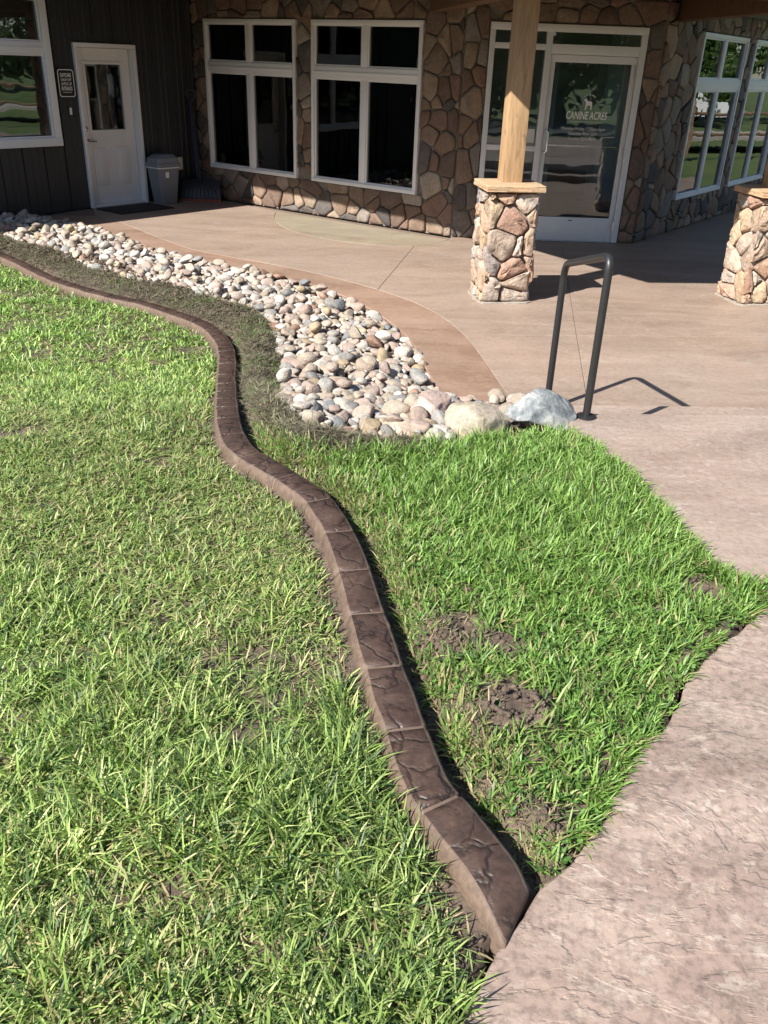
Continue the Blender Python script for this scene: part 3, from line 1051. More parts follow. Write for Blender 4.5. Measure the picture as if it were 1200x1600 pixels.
# storefront door on wall D
def storefront():
    o, u = P_AD, UD
    s0, s1, z0, z1 = DR
    d0, d1 = -0.06, 0.05
    m = MB()
    bar(m, o, u, s0, s1, z1 - 0.075, z1, d0, d1)
    bar(m, o, u, s0, s0 + 0.06, z0, z1 - 0.075, d0, d1)
    bar(m, o, u, s1 - 0.07, s1, z0, z1 - 0.075, d0, d1)
    sm = 0.955                                              # post between sidelight and door
    bar(m, o, u, sm - 0.035, sm + 0.035, z0, z1 - 0.075, d0, d1 - 0.004)
    bar(m, o, u, sm + 0.035, s1 - 0.07, 1.765, 1.865, d0, d1 - 0.006)
    bar(m, o, u, s0 + 0.06, sm - 0.035, 1.80, 1.86, d0, d1 - 0.006)
    bar(m, o, u, s0 + 0.06, sm - 0.035, 0.74, 0.80, d0, d1 - 0.006)
    bar(m, o, u, s0 + 0.06, sm - 0.035, z0, z0 + 0.12, d0, d1 - 0.006)
    fr = m.build('storefront_frame', 'aluminium', bld, 30)
    for (a, b, c, d) in ((s0 + 0.06, sm - 0.035, 1.86, z1 - 0.075), (sm + 0.035, s1 - 0.07, 1.865, z1 - 0.075), (s0 + 0.06, sm - 0.035, 0.80, 1.80), (s0 + 0.06, sm - 0.035, z0 + 0.12, 0.74)):
        g = MB()
        bar(g, o, u, a - 0.003, b + 0.003, c - 0.003, d + 0.003, -0.012, -0.004, 0)
        g.build('pane', 'glass', fr)
    st = MB()
    bar(st, o, u, 0.80, 0.90, 0.83, 0.98, -0.003, -0.001, 0)
    st.build('notice', 'paper', fr)
    a, b, c, d = sm + 0.04, s1 - 0.075, z0 + 0.012, 1.76
    m = MB()
    e = 0.055
    bar(m, o, u, a, b, d - 0.075, d, -0.03, 0.02)
    bar(m, o, u, a, a + e, c, d - 0.075, -0.03, 0.02)
    bar(m, o, u, b - e, b, c, d - 0.075, -0.03, 0.02)
    bar(m, o, u, a + e, b - e, c, 0.005, -0.03, 0.02)
    dr = m.build('entrance_door', 'aluminium', bld, 30)
    g = MB()
    bar(g, o, u, a + e - 0.003, b - e + 0.003, 0.002, d - 0.072, -0.008, 0.0, 0)
    g.build('pane', 'glass', dr)
    h = MB()
    hs = a + 0.035
    P = [wp(o, u, hs, 0.97, 0.02), wp(o, u, hs, 0.97, 0.06), wp(o, u, hs + 0.02, 0.955, 0.072), wp(o, u, hs + 0.02, 0.75, 0.072), wp(o, u, hs, 0.735, 0.06), wp(o, u, hs, 0.735, 0.02)]
    h.tube(P, 0.012, 8)
    h.build('pull_handle', 'steel', dr, 40)
    h = MB()
    bar(h, o, u, a + e, b - e, 0.80, 0.825, -0.05, -0.03)
    h.build('push_bar', 'steel', dr, 30)
    for z in (1.62, 0.78, -0.10):
        h = MB()
        h.tube([wp(o, u, b + 0.004, z - 0.07, 0.034), wp(o, u, b + 0.004, z + 0.07, 0.034)], 0.011, 8)
        h.build('hinge', 'steel', dr, 40)
    h = MB()
    bar(h, o, u, a + 0.43, a + 0.48, -0.035, -0.025, 0.02, 0.023)
    h.build('lock', 'black_metal', dr)
    h = MB()
    bar(h, o, u, s0, s1, z0 + 0.0005, z0 + 0.012, -0.05, 0.07)
    h.build('threshold', 'steel', fr)
    return dr, (a + b) / 2
door, door_mid = storefront()

def lettering(body, org, u, s, z, d, height, width, mat, parent, shear=0.0, align='CENTER', name='lettering', bold=0.0):
    cu_ = bpy.data.curves.new('txt', 'FONT')
    cu_.body = body
    cu_.size = 1.0
    cu_.shear = shear
    cu_.align_x = 'CENTER'
    cu_.align_y = 'BOTTOM_BASELINE'
    cu_.offset = bold
    cu_.extrude = 0.0
    cu_.resolution_u = 3
    tmp = bpy.data.objects.new('tmp', cu_)
    COL.objects.link(tmp)
    dg = bpy.context.evaluated_depsgraph_get()
    me = bpy.data.meshes.new_from_object(tmp.evaluated_get(dg))
    bpy.data.objects.remove(tmp)
    vs = np.array([v.co[:] for v in me.vertices])
    w = vs[:, 0].max() - vs[:, 0].min()
    hh = vs[:, 1].max()
    fs = [tuple(p.vertices) for p in me.polygons]
    bpy.data.meshes.remove(me)
    sx, sy = width / w, height / hh
    mid = (vs[:, 0].max() + vs[:, 0].min()) / 2
    m = MB()
    m.add([wp(org, u, s + (v[0] - mid) * sx, z + v[1] * sy, d) for v in vs], fs)
    return m.build(name, mat, parent, fix=False)
# print on the entrance door
dS = door_mid + 0.0
lettering('CANINE ACRES', P_AD, UD, dS, 1.105, 0.004, 0.083, 0.48, 'white_print', door, 0.12, bold=0.02)
lettering('PET RESORT AND GROOMING', P_AD, UD, dS, 1.068, 0.004, 0.014, 0.38, 'grey_print', door)
lettering('Monday-Friday 7:30am-6pm', P_AD, UD, dS - 0.02, 0.985, 0.004, 0.036, 0.52, 'grey_print', door)
lettering('Saturday 8am-2pm', P_AD, UD, dS - 0.02, 0.932, 0.004, 0.036, 0.345, 'grey_print', door)
lettering('Sunday 2pm-8pm', P_AD, UD, dS - 0.02, 0.878, 0.004, 0.036, 0.325, 'grey_print', door)
lettering('EST', P_AD, UD, dS - 0.12, 1.255, 0.004, 0.014, 0.045, 'grey_print', door)
lettering('2008', P_AD, UD, dS + 0.15, 1.255, 0.004, 0.014, 0.05, 'grey_print', door)
dog = [(-0.045, 0.118), (-0.056, 0.108), (-0.050, 0.100), (-0.034, 0.098), (-0.030, 0.075), (-0.028, 0.045), (-0.036, 0.0), (-0.022, 0.0), (-0.012, 0.040), (0.000, 0.052), (0.022, 0.050), (0.032, 0.030), (0.028, 0.0), (0.042, 0.0), (0.047, 0.035), (0.046, 0.080), (0.036, 0.094), (0.0, 0.098), (-0.014, 0.102), (-0.022, 0.122), (-0.026, 0.138), (-0.034, 0.126)]
m = MB()
m.add([wp(P_AD, UD, dS + x, 1.205 + y * 0.93, 0.004) for x, y in dog], [tuple(range(len(dog)))])
m.build('dog_emblem', 'white_print', door, fix=False)
m = MB()
for k in range(5):
    an = R(150 - 30 * k)
    cxs, cz = dS + 0.010 + 0.066 * math.cos(an), 1.325 + 0.036 * math.sin(an)
    star = [wp(P_AD, UD, cxs + (0.011 if i % 2 == 0 else 0.005) * math.sin(math.pi * i / 5), cz + (0.011 if i % 2 == 0 else 0.005) * math.cos(math.pi * i / 5), 0.004) for i in range(10)]
    m.add(star, [tuple(range(9, -1, -1))])
m.build('star_emblem', 'white_print', door, fix=False)

# wall L (dark ribbed metal siding) with the white door and the big window
L0 = Vector((-4.146, 12.099, PZ)) - UL * 6.0                  # far left end of the wing
sL = lambda s: s + 6.0                                        # s measured from the door jamb
L_LEN = (P_LA - L0).xy.length
LD = (sL(-0.012), sL(0.922), PZ, 1.70)
LW = (sL(-2.2), sL(-0.335), 0.52, 2.24)
wall_core(L0, UL, L_LEN, [ins(LD), ins(LW)], 'siding', name='siding_wall')
def siding():
    n = outn(UL)
    w = 0.30
    s = 3.0
    while s < L_LEN - 0.02:
        e = min(s + w, L_LEN - 0.01)
        spans = [(PZ + 0.004, 2.45)]
        m = MB()
        def strip(a, b, z0, z1):
            # pan, two stiffening ribs and a standing seam
            prof = [(a, 0.004), (a + 0.008, 0.026), (a + 0.026, 0.026), (a + 0.034, 0.006)]
            k = (b - a)
            for c in (0.40, 0.70):
                prof += [(a + k * c - 0.016, 0.006), (a + k * c - 0.006, 0.013), (a + k * c + 0.006, 0.013), (a + k * c + 0.016, 0.006)]
            prof.append((b, 0.006))
            vs = [wp(L0, UL, p, z, d) for z in (z0, z1) for p, d in prof]
            q = len(prof)
            MB().add(vs, [(i, i + 1, q + i + 1, q + i) for i in range(q - 1)]).build('siding_panel', 'siding', bld, fix=False)
        cuts = []
        for op in (LD, LW):
            if e > op[0] and s < op[1]:
                cuts.append(op)
        if not cuts:
            strip(s, e, PZ + 0.004, 2.45)
        else:
            op = cuts[0]
            if s < op[0] - 0.05:
                strip(s, op[0] + 0.01, PZ + 0.004, 2.45)
            a, b = max(s, op[0]), min(e, op[1])
            if op[3] < 2.4:
                strip(a, b, op[3] - 0.02, 2.45)
            if op[2] > PZ:
                strip(a, b, PZ + 0.004, op[2] + 0.02)
            if e > op[1] + 0.05:
                strip(op[1] - 0.01, e, PZ + 0.004, 2.45)
        s += w
siding()
win_l = grid_window(L0, UL, LW[0], LW[1], LW[2], LW[3], 1.62, trim=0.10, front=0.06, mull=sL(-1.27))
def side_door():
    o, u = L0, UL
    s0, s1, z0, z1 = LD
    m = MB()
    bar(m, o, u, s0, s1, z1 - 0.05, z1, -0.12, 0.045)
    bar(m, o, u, s0, s0 + 0.045, z0, z1 - 0.05, -0.12, 0.045)
    bar(m, o, u, s1 - 0.045, s1, z0, z1 - 0.05, -0.12, 0.045)
    fr = m.build('door_frame', 'white_vinyl', bld, 30)
    a, b, c, d = s0 + 0.05, s1 - 0.05, z0 + 0.03, z1 - 0.055
    gl = (sL(0.17), sL(0.70), 0.66, 1.46)
    gl = (a + 0.15, b - 0.15, 0.68, 1.46)
    m = MB()
    bar(m, o, u, a, gl[0], c, d, -0.11, -0.065)
    bar(m, o, u, gl[1], b, c, d, -0.11, -0.065)
    bar(m, o, u, gl[0], gl[1], gl[3], d, -0.11, -0.065, 0)
    bar(m, o, u, gl[0], gl[1], c, gl[2], -0.11, -0.065, 0)
    leaf = m.build('side_door', 'white_door', bld, 30)
    q = MB()
    e = 0.035
    for (x0, x1, y0, y1) in ((gl[0] - e, gl[1] + e, gl[3], gl[3] + e), (gl[0] - e, gl[1] + e, gl[2] - e, gl[2]), (gl[0] - e, gl[0], gl[2], gl[3]), (gl[1], gl[1] + e, gl[2], gl[3])):
        bar(q, o, u, x0, x1, y0, y1, -0.068, -0.052, 0.004)
    q.build('glass_moulding', 'white_door', leaf, 30)
    g = MB()
    bar(g, o, u, gl[0] - 0.003, gl[1] + 0.003, gl[2] - 0.003, gl[3] + 0.003, -0.09, -0.084, 0)
    g.build('pane', 'glass', leaf)
    for x0, x1 in ((a + 0.13, a + 0.34), (b - 0.34, b - 0.13)):
        q = MB()
        for k, (i, dd) in enumerate(((0.0, -0.053), (0.04, -0.046))):
            bar(q, o, u, x0 + i, x1 - i, -0.02 + i, 0.46 - i, -0.07, dd, 0.010)
        q.build('raised_panel', 'white_door', leaf, 30)
    q = MB()
    q.lathe(wp(o, u, a + 0.065, 0.55, -0.066), [(0.028, 0), (0.028, 0.012), (0.012, 0.016), (0.012, 0.05)], 14, outn(u))
    q.tube([wp(o, u, a + 0.06, 0.55, -0.02), wp(o, u, a + 0.10, 0.55, -0.016), wp(o, u, a + 0.175, 0.545, -0.02)], 0.010, 8)
    q.build('lever_handle', 'steel', leaf, 40)
    q = MB()
    q.lathe(wp(o, u, a + 0.065, 0.70, -0.066), [(0.027, 0), (0.027, 0.012), (0.018, 0.018)], 14, outn(u))
    q.build('deadbolt', 'steel', leaf, 40)
    q = MB()
    bar(q, o, u, s0 + 0.045, s1 - 0.045, z0 + 0.001, z0 + 0.028, -0.13, 0.03)
    q.build('threshold', 'aluminium', leaf)
side_door()

# corner trim, porch beams and roof
m = MB()
m.box(wp(L0, UL, L_LEN - 0.02, 1.1, 0.025), (0.03, 0.05, 2.75), UL, outn(UL))
m.build('corner_trim', 'siding', bld)
def beam(a, b, w, h, mat='beam_wood', name='beam'):
    a, b = Vector(a), Vector(b)
    d = (b - a)
    L = d.length
    d.normalize()
    side = d.cross(Vector((0, 0, 1))).normalized()
    m = MB()
    m.box((a + b) / 2, (L, w, h), d, side, side.cross(d), bev=0.008)
    o = m.build(name, mat, bld, 30)
    return o
COL1, COL2 = Vector((0.985, 7.96, PZ)), Vector((3.44, 8.27, PZ))
BZ = 2.28
beam((1.00, 7.85, BZ), (0.38, 11.25, BZ), 0.17, 0.28)
beam((3.55, 8.15, BZ), (3.12, 11.6, BZ), 0.17, 0.28)
beam((0.2, 7.84, BZ + 0.02), (4.6, 8.45, BZ + 0.02), 0.15, 0.24)
hl = lambda z: (z - PZ) / math.tan(SUN_EL)
EZ = 2.56
def cast(gx, gy, gz=PZ, ez=EZ):
    k = (ez - gz) / math.tan(SUN_EL)
    return (gx + SUN_FROM.x * k, gy + SUN_FROM.y * k)
def roof():
    # eaves of the wing, the long porch and the entrance canopy
    Le = [tuple((L0 + outn(UL) * 0.60 - UL * 2.0).xy)]
    e1 = cast(-2.15, 13.03, -0.05)
    e2 = cast(1.60, 10.38)
    e3 = cast(2.60, 8.81)
    e4 = (e3[0] + 4.6, e3[1] + 0.60)
    cn = outn(UC) * 0.85
    outline = Le + [e1, e2, e3, e4, (5.0, 9.6), tuple((P_DC + UC * 1.2 + cn).xy), tuple((P_DC + UC * 9.8 + cn).xy), (9.5, 24), (-14, 24), (-12, 8)]
    m = MB()
    m.prism([Vector((x, y, EZ)) for x, y in outline], (0, 0, 1), 0.20)
    m.build('roof_slab', 'beam_wood', bld)
    m = MB()
    big = offset_poly(outline, -0.05)
    inner = [(x * 0.6 - 0.6, 16.5 + (y - 16.5) * 0.45) for x, y in outline]
    k = len(big)
    vs = [Vector((x, y, EZ + 0.205)) for x, y in big] + [Vector((x, y, EZ + 0.25)) for x, y in big] + [Vector((x, y, EZ + 1.3)) for x, y in inner]
    fs = [tuple(range(k - 1, -1, -1)), tuple(range(2 * k, 3 * k))]
    fs += [(i, (i + 1) % k, k + (i + 1) % k, k + i) for i in range(k)]
    fs += [(k + i, k + (i + 1) % k, 2 * k + (i + 1) % k, 2 * k + i) for i in range(k)]
    m.add(vs, fs)
    m.build('roof', 'roof_shingle', bld)
roof()

# rooms behind the glass
def rooms():
    foot = [tuple((L0 - outn(UL) * 0.17).xy), tuple((P_LA - outn(UL) * 0.17 + UA * 0.02).xy), tuple((P_AD + Vector((0, 0.20, 0))).xy), tuple((P_DC + Vector((-0.12, 0.22, 0))).xy), tuple((P_DC + UC * C_LEN - outn(UC) * 0.17).xy), (9, 19.5), (-12, 19.5)]
    m = MB()
    m.prism([Vector((x, y, PZ - 0.2)) for x, y in foot], (0, 0, 1), 0.205)
    m.build('room_floor', 'interior_floor', bld)
    m = MB()
    back = [P_DC + UC * C_LEN, Vector((9, 19.6, 0)), Vector((-12, 19.6, 0)), L0]
    for a, b in zip(back[:-1], back[1:]):
        d = Vector((b.x - a.x, b.y - a.y, 0))
        Ln = d.length
        d.normalize()
        m.box(((a.x + b.x) / 2, (a.y + b.y) / 2, 1.16), (Ln + 0.3, 0.16, 2.88), d, Vector((-d.y, d.x, 0)))
    m.box((-5.4, 15.2, 1.15), (0.12, 6.0, 2.9), (0.79, -0.61, 0), (0.61, 0.79, 0))
    m.box((0.2, 15.7, 1.15), (5.2, 0.12, 2.9), (0.81, -0.586, 0), (0.586, 0.81, 0))
    m.box((4.0, 15.6, 1.15), (3.4, 0.12, 2.9), (0.59, 0.807, 0), (0.807, -0.59, 0))
    m.build('inner_wall', 'interior_wall', bld)
rooms()

# ------------------------------------------------------------------ furniture seen through the panes
def lounge_chair(loc, rz, label):
    t = thing('chair', loc, label, 'chair')
    ca, sa = math.cos(rz), math.sin(rz)
    ux, uy = Vector((ca, sa, 0)), Vector((-sa, ca, 0))
    L = Vector(loc)
    m = MB(); m.box(L + Vector((0, 0, 0.42)), (0.5, 0.5, 0.09), ux, uy, bev=0.03); m.build('seat', 'chair_fabric', t, 30)
    m = MB(); m.box(L - uy * 0.24 + Vector((0, 0, 0.72)), (0.5, 0.07, 0.55), ux, uy, bev=0.03); m.build('backrest', 'chair_fabric', t, 30)
    for i in (-1, 1):
        for j in (-1, 1):
            m = MB(); p = L + ux * (0.21 * i) + uy * (0.21 * j)
            m.tube([p, p + Vector((0, 0, 0.38))], 0.016, 8); m.build('leg', 'black_metal', t, 40)
lounge_chair((0.35, 12.15, PZ + 0.006), R(-36), 'rust brown chair inside, behind the right pane of the window nearest the glass door')
lounge_chair((-1.1, 13.2, PZ + 0.006), R(-30), 'rust brown chair inside, behind the window nearest the dark siding')

# ------------------------------------------------------------------ columns
def column(c, rz, label, seed, w=0.36, h=0.95):
    t = thing('porch_column', c, label, 'column', 'stone based porch columns')
    ux = Vector((math.cos(rz), math.sin(rz), 0))
    uy = Vector((-ux.y, ux.x, 0))
    rg = random.Random(seed)
    m = MB()
    m.box(c + Vector((0, 0, h / 2)), (w, w, h), ux, uy)
    m.build('mortar_core', 'mortar_pale', t)
    m = MB()
    ring = []
    for k in range(28):
        an = 2 * math.pi * k / 28
        rr = (w / 2 + 0.075) / max(abs(math.cos(an)), abs(math.sin(an)), 0.78) * rg.uniform(0.96, 1.03)
        ring.append(c + ux * (rr * math.cos(an)) + uy * (rr * math.sin(an)) + Vector((0, 0, -0.003)))
    m.prism(ring, (0, 0, 1), 0.012)
    m.build('mortar_bed', 'mortar_pale', t)
    for k, (u, n) in enumerate(((ux, -uy), (uy, ux), (-ux, uy), (-uy, -ux))):
        cells = voronoi(w + 0.075, h - 0.012, 0.195, seed + k * 7, 0.42)
        org = c - u * (w / 2 + 0.0375) + n * (w / 2) + Vector((0, 0, 0.006))
        for cell in cells:
            # a little taper: the base is wider than the top
            stone(cell, org, u, n, 0.05 * (1.0), rg, t, 'column_stone', COLUMN_TINTS, 0.005, 0.26, 0.13)
    m = MB()
    cw = w + 0.16
    bm = bmesh.new()
    bmesh.ops.create_cube(bm, size=1)
    for v in bm.verts:
        v.co = Vector((v.co.x * cw, v.co.y * cw, v.co.z * 0.055))
    bmesh.ops.subdivide_edges(bm, edges=bm.edges[:], cuts=5, use_grid_fill=True)
    for v in bm.verts:
        if abs(v.co.x) > cw * 0.49 or abs(v.co.y) > cw * 0.49:
            k = 1 + rg.uniform(-0.018, 0.010)
            v.co.x *= k
            v.co.y *= k
        if v.co.z > 0:
            r_ = max(abs(v.co.x), abs(v.co.y)) / (cw / 2)
            v.co.z += 0.012 * (1 - r_) + rg.uniform(-0.002, 0.002)
    bmesh.ops.bevel(bm, geom=[e for e in bm.edges if e.calc_face_angle(0) > 0.9], offset=0.006, segments=1, affect='EDGES')
    bm.verts.index_update()
    m.add([c + Vector((0, 0, h + 0.028)) + ux * v.co.x + uy * v.co.y + Vector((0, 0, v.co.z)) for v in bm.verts], [tuple(v.index for v in f.verts) for f in bm.faces])
    bm.free()
    o = m.build('cap', 'cap_stone', t, 40)
    o.color = (0.42, 0.30, 0.19, 1)
    m = MB()
    m.box(c + Vector((0, 0, (h + 0.06 + 2.15 - PZ) / 2)), (0.178, 0.178, 2.15 - PZ - h - 0.06), ux, uy, bev=0.010)
    m.build('timber_post', 'timber', t, 30)
column(COL1, R(9), 'stone based porch column with timber post in front of the glass entrance door', 31)
column(COL2, R(9), 'stone based porch column cut off by the right edge of the picture', 57)

# ------------------------------------------------------------------ handrail on the steps
def arc_path(pts, rad, seg=6):
    P = [Vector(p) for p in pts]
    out = [P[0]]
    for i in range(1, len(P) - 1):
        a, b, c = P[i - 1], P[i], P[i + 1]
        d0, d1 = (a - b).normalized(), (c - b).normalized()
        s, e = b + d0 * rad, b + d1 * rad
        for k in range(seg + 1):
            t = k / seg
            out.append(s * (1 - t) ** 2 + b * 2 * t * (1 - t) + e * t * t)
    out.append(P[-1])
    return out
rail_a, rail_b = Vector((1.047, 4.225, 0.0)), Vector((0.995, 5.05, PZ))
t = thing('handrail', rail_a, 'bent black steel tube handrail standing on the concrete steps', 'handrail')
m = MB()
m.tube(arc_path([rail_a, rail_a + Vector((0.0, 0, 0.83)), rail_b + Vector((0, 0, 0.90)), rail_b], 0.085, 8), 0.0205, 14)
m.build('tube', 'black_metal', t, 40)
for p in (rail_a, rail_b):
    m = MB()
    m.lathe(p + Vector((0, 0, -0.002)), [(0.052, 0), (0.052, 0.009), (0.030, 0.013), (0.024, 0.013)], 20)
    m.build('foot_plate', 'black_metal', t, 40)

# ------------------------------------------------------------------ things by the side door
n_l = outn(UL)
def bin_():
    c = L0 + UL * sL(1.09) + n_l * 0.21
    t = thing('trash_can', c, 'grey plastic trash can with swing lid beside the white door', 'trash can')
    ux, uy = UL, n_l
    def ring(w, d, z, r=0.04):
        return [c + ux * x + uy * y + Vector((0, 0, z)) for x, y in ((w - r, -d), (w, -d + r), (w, d - r), (w - r, d), (-w + r, d), (-w, d - r), (-w, -d + r), (-w + r, -d))]
    def loft(rings):
        m = MB()
        vs = [v for r_ in rings for v in r_]
        k = 8
        fs = [(i * k + j, i * k + (j + 1) % k, (i + 1) * k + (j + 1) % k, (i + 1) * k + j) for i in range(len(rings) - 1) for j in range(k)]
        fs += [tuple(range(k)), tuple((len(rings) - 1) * k + j for j in range(k))]
        return m.add(vs, fs)
    loft([ring(0.135, 0.11, 0.0), ring(0.145, 0.12, 0.02), ring(0.185, 0.155, 0.47)]).build('body', 'bin_plastic', t, 30)
    loft([ring(0.196, 0.166, 0.472), ring(0.198, 0.168, 0.486)]).build('liner_rim', 'white_vinyl', t, 30)
    loft([ring(0.20, 0.17, 0.488), ring(0.20, 0.17, 0.53), ring(0.186, 0.155, 0.545), ring(0.18, 0.15, 0.60), ring(0.12, 0.11, 0.645, 0.03)]).build('lid', 'bin_plastic', t, 30)
    m = MB()
    m.box(c - ux * 0.06 + uy * 0.158 + Vector((0, 0, 0.39)), (0.055, 0.006, 0.075), ux, uy)
    m.build('label_sticker', 'white_print', t)
bin_()
m = MB()
c = L0 + UL * sL(1.50) + n_l * 0.04 + Vector((0, 0, 0.21 - PZ))
m.box(c, (0.10, 0.075, 0.17), UL, n_l, bev=0.012)
tag(m.build('outlet_cover', 'cream_plastic', None, 30), 'cream plastic outlet cover on the dark siding beside the trash can', 'outlet')
m = MB()
c = L0 + UL * sL(0.42) + n_l * 0.42 + Vector((0, 0, 0.007))
m.box(c, (0.88, 0.56, 0.014), UL, n_l, bev=0.005)
tag(m.build('door_mat', 'black_rubber', None, 30), 'black rubber door mat before the white side door', 'door mat')
# sign and bell
c = L0 + UL * sL(-0.172) + n_l * 0.035 + Vector((0, 0, 1.24 - PZ))
sg = thing('wall_sign', c, 'black rounded sign with white border and lettering beside the white door', 'sign')
def rrect(w, h, r, k=5):
    out = []
    for cx_, cy_, a0 in ((w - r, h - r, 0), (-w + r, h - r, 90), (-w + r, -h + r, 180), (w - r, -h + r, 270)):
        for i in range(k):
            an = R(a0 + 90 * i / (k - 1))
            out.append((cx_ + r * math.cos(an), cy_ + r * math.sin(an)))
    return out
m = MB(); m.prism([c + UL * x + Vector((0, 0, y)) for x, y in rrect(0.118, 0.162, 0.035)], n_l, 0.008); m.build('plate', 'sign_black', sg)
m = MB()
a, b = rrect(0.112, 0.156, 0.033), rrect(0.103, 0.147, 0.027)
k = len(a)
m.add([c + UL * x + Vector((0, 0, y)) + n_l * 0.0095 for x, y in a + b], [(i, (i + 1) % k, k + (i + 1) % k, k + i) for i in range(k)])
m.build('border', 'white_print', sg, fix=False)
for body, z, h, w, mt in (('DAYCARE', 0.070, 0.044, 0.150, 'white_print'), ('DROP OFF', 0.024, 0.030, 0.145, 'grey_print'), ('& PICK UP', -0.024, 0.034, 0.145, 'grey_print'), ('ENTRANCE', -0.080, 0.042, 0.150, 'white_print'), ('AROUND BACK', -0.108, 0.012, 0.130, 'grey_print')):
    lettering(body, L0, UL, sL(-0.172), 1.24 + z, 0.035 + 0.0098, h, w, mt, sg, bold=0.015)
c = L0 + UL * sL(-0.155) + n_l * 0.036 + Vector((0, 0, 0.92 - PZ))
m = MB(); m.box(c, (0.034, 0.022, 0.085), UL, n_l, bev=0.010)
tag(m.build('doorbell', 'white_vinyl', None, 30), 'small white doorbell button below the black wall sign', 'doorbell')
# tools leaning in the corner
def snow_shovel():
    c = P_LA + UL * -0.36 + UA * 0.42 + Vector((0, 0, 0.0))
    c = Vector((-2.86, 13.08, PZ))
    t = thing('snow_shovel', c, 'wide black ribbed snow pusher leaning in the corner by the stone wall', 'shovel')
    ux = Vector((1, 0.03, 0)).normalized()
    uy = Vector((-ux.y, ux.x, 0))
    m = MB()
    seg, w = 8, 0.30
    vs, fs = [], []
    for i in range(seg + 1):
        an = i / seg
        y = 0.14 * an * an
        z = 0.012 + 0.27 * an
        wid = w * (1 - 0.10 * an)
        for sx in (-1, 1):
            vs.append(c + ux * (wid * sx) + uy * y + Vector((0, 0, z)))
            vs.append(c + ux * (wid * sx) + uy * (y + 0.012) + Vector((0, 0, z)))
    for i in range(seg):
        o = i * 4
        fs += [(o, o + 2, o + 6, o + 4), (o + 1, o + 5, o + 7, o + 3), (o, o + 4, o + 5, o + 1), (o + 2, o + 3, o + 7, o + 6)]
    fs += [(0, 1, 3, 2), (seg * 4, seg * 4 + 2, seg * 4 + 3, seg * 4 + 1)]
    m.add(vs, fs)
    m.build('blade', 'dark_plastic', t, 40)
    for k in range(9):
        x = -0.25 + 0.0625 * k
        m = MB()
        m.tube([c + ux * x + uy * -0.004 + Vector((0, 0, 0.03)), c + ux * (x * 0.85) + uy * 0.03 + Vector((0, 0, 0.15)), c + ux * (x * 0.35) + uy * 0.12 + Vector((0, 0, 0.285))], 0.008, 6)
        m.build('rib', 'dark_plastic', t, 40)
    m = MB()
    m.box(c + ux * 0 + uy * -0.008 + Vector((0, 0, 0.015)), (0.60, 0.012, 0.03), ux, uy)
    m.build('wear_strip', 'red_plastic', t)
    m = MB()
    m.tube([c + uy * 0.08 + Vector((0, 0, 0.24)), c + uy * 0.28 + ux * -0.10 + Vector((0, 0, 1.30))], 0.016, 8)
    m.build('handle', 'black_metal', t, 40)
    m = MB()
    e = c + uy * 0.28 + ux * -0.10 + Vector((0, 0, 1.30))
    m.tube(arc_path([e, e + ux * -0.06 + Vector((0, 0, 0.06)), e + ux * -0.06 + Vector((0, 0, 0.15)), e + ux * 0.06 + Vector((0, 0, 0.15)), e + ux * 0.06 + Vector((0, 0, 0.06)), e], 0.02, 3), 0.012, 6)
    m.build('grip', 'dark_plastic', t, 40)
snow_shovel()
def broom():
    c = P_LA - UL * 0.22 + n_l * 0.20
    t = thing('push_broom', c, 'dark blue handled broom upright against the siding in the corner', 'broom')
    m = MB(); m.box(c + Vector((0, 0, 0.06)), (0.09, 0.22, 0.12), UL, n_l, bev=0.01); m.build('bristles', 'black_rubber', t, 30)
    m = MB(); m.box(c + Vector((0, 0, 0.145)), (0.07, 0.24, 0.05), UL, n_l, bev=0.01); m.build('head', 'blue_plastic', t, 30)
    m = MB(); m.tube([c + Vector((0, 0, 0.16)), c - n_l * 0.13 + UL * 0.04 + Vector((0, 0, 1.36))], 0.016, 8); m.build('handle', 'blue_plastic', t, 40)
broom()
m = MB()
c = P_LA - UL * 0.30 + n_l * 0.16
m.lathe(c, [(0.004, 0.0), (0.045, 0.012), (0.07, 0.045), (0.078, 0.078), (0.07, 0.111), (0.045, 0.144), (0.004, 0.156)], 18)
tag(m.build('ball', 'yellow_rubber', None, True), 'yellow rubber ball on the ground behind the snow pusher', 'ball')

# ------------------------------------------------------------------ river stones
ICO = None
def ico(sub):
    bm = bmesh.new()
    bmesh.ops.create_icosphere(bm, subdivisions=sub, radius=1)
    bm.verts.index_update()
    v = np.array([q.co[:] for q in bm.verts])
    f = np.array([[w.index for w in p.verts] for p in bm.faces])
    bm.free()
    return v, f
IV, IF = ico(3)
def pebble_shape(rg, ang=0.0):
    v = IV.copy()
    for k in range(7):                                  # flattened sides
        d = rg.normal(size=3)
        d /= np.linalg.norm(d)
        lim = rg.uniform(0.52, 0.86)
        s = v @ d
        v = v - np.outer(np.maximum(0, s - lim) * (0.75 + ang), d)
    ph = rg.uniform(0, 10, 6)
    r = 1 + 0.07 * np.sin(v[:, 0] * 2.3 + ph[0]) * np.sin(v[:, 1] * 2.1 + ph[1]) + 0.06 * np.sin(v[:, 2] * 2.7 + ph[2] + v[:, 0] * 1.7) + 0.022 * np.sin(v[:, 1] * 9 + ph[3]) * np.sin(v[:, 0] * 8 + ph[4])
    v = v * r[:, None]
    return v / np.abs(v).max(0)
PEB = []
for k in range(14):
    vs = pebble_shape(RNG, 0.1)
    me = bpy.data.meshes.new('river_stone')
    me.from_pydata([tuple(p) for p in vs], [], [tuple(f) for f in IF])
    me.polygons.foreach_set('use_smooth', [True] * len(IF))
    me.materials.append(M['river_stone'])
    PEB.append((me, vs))
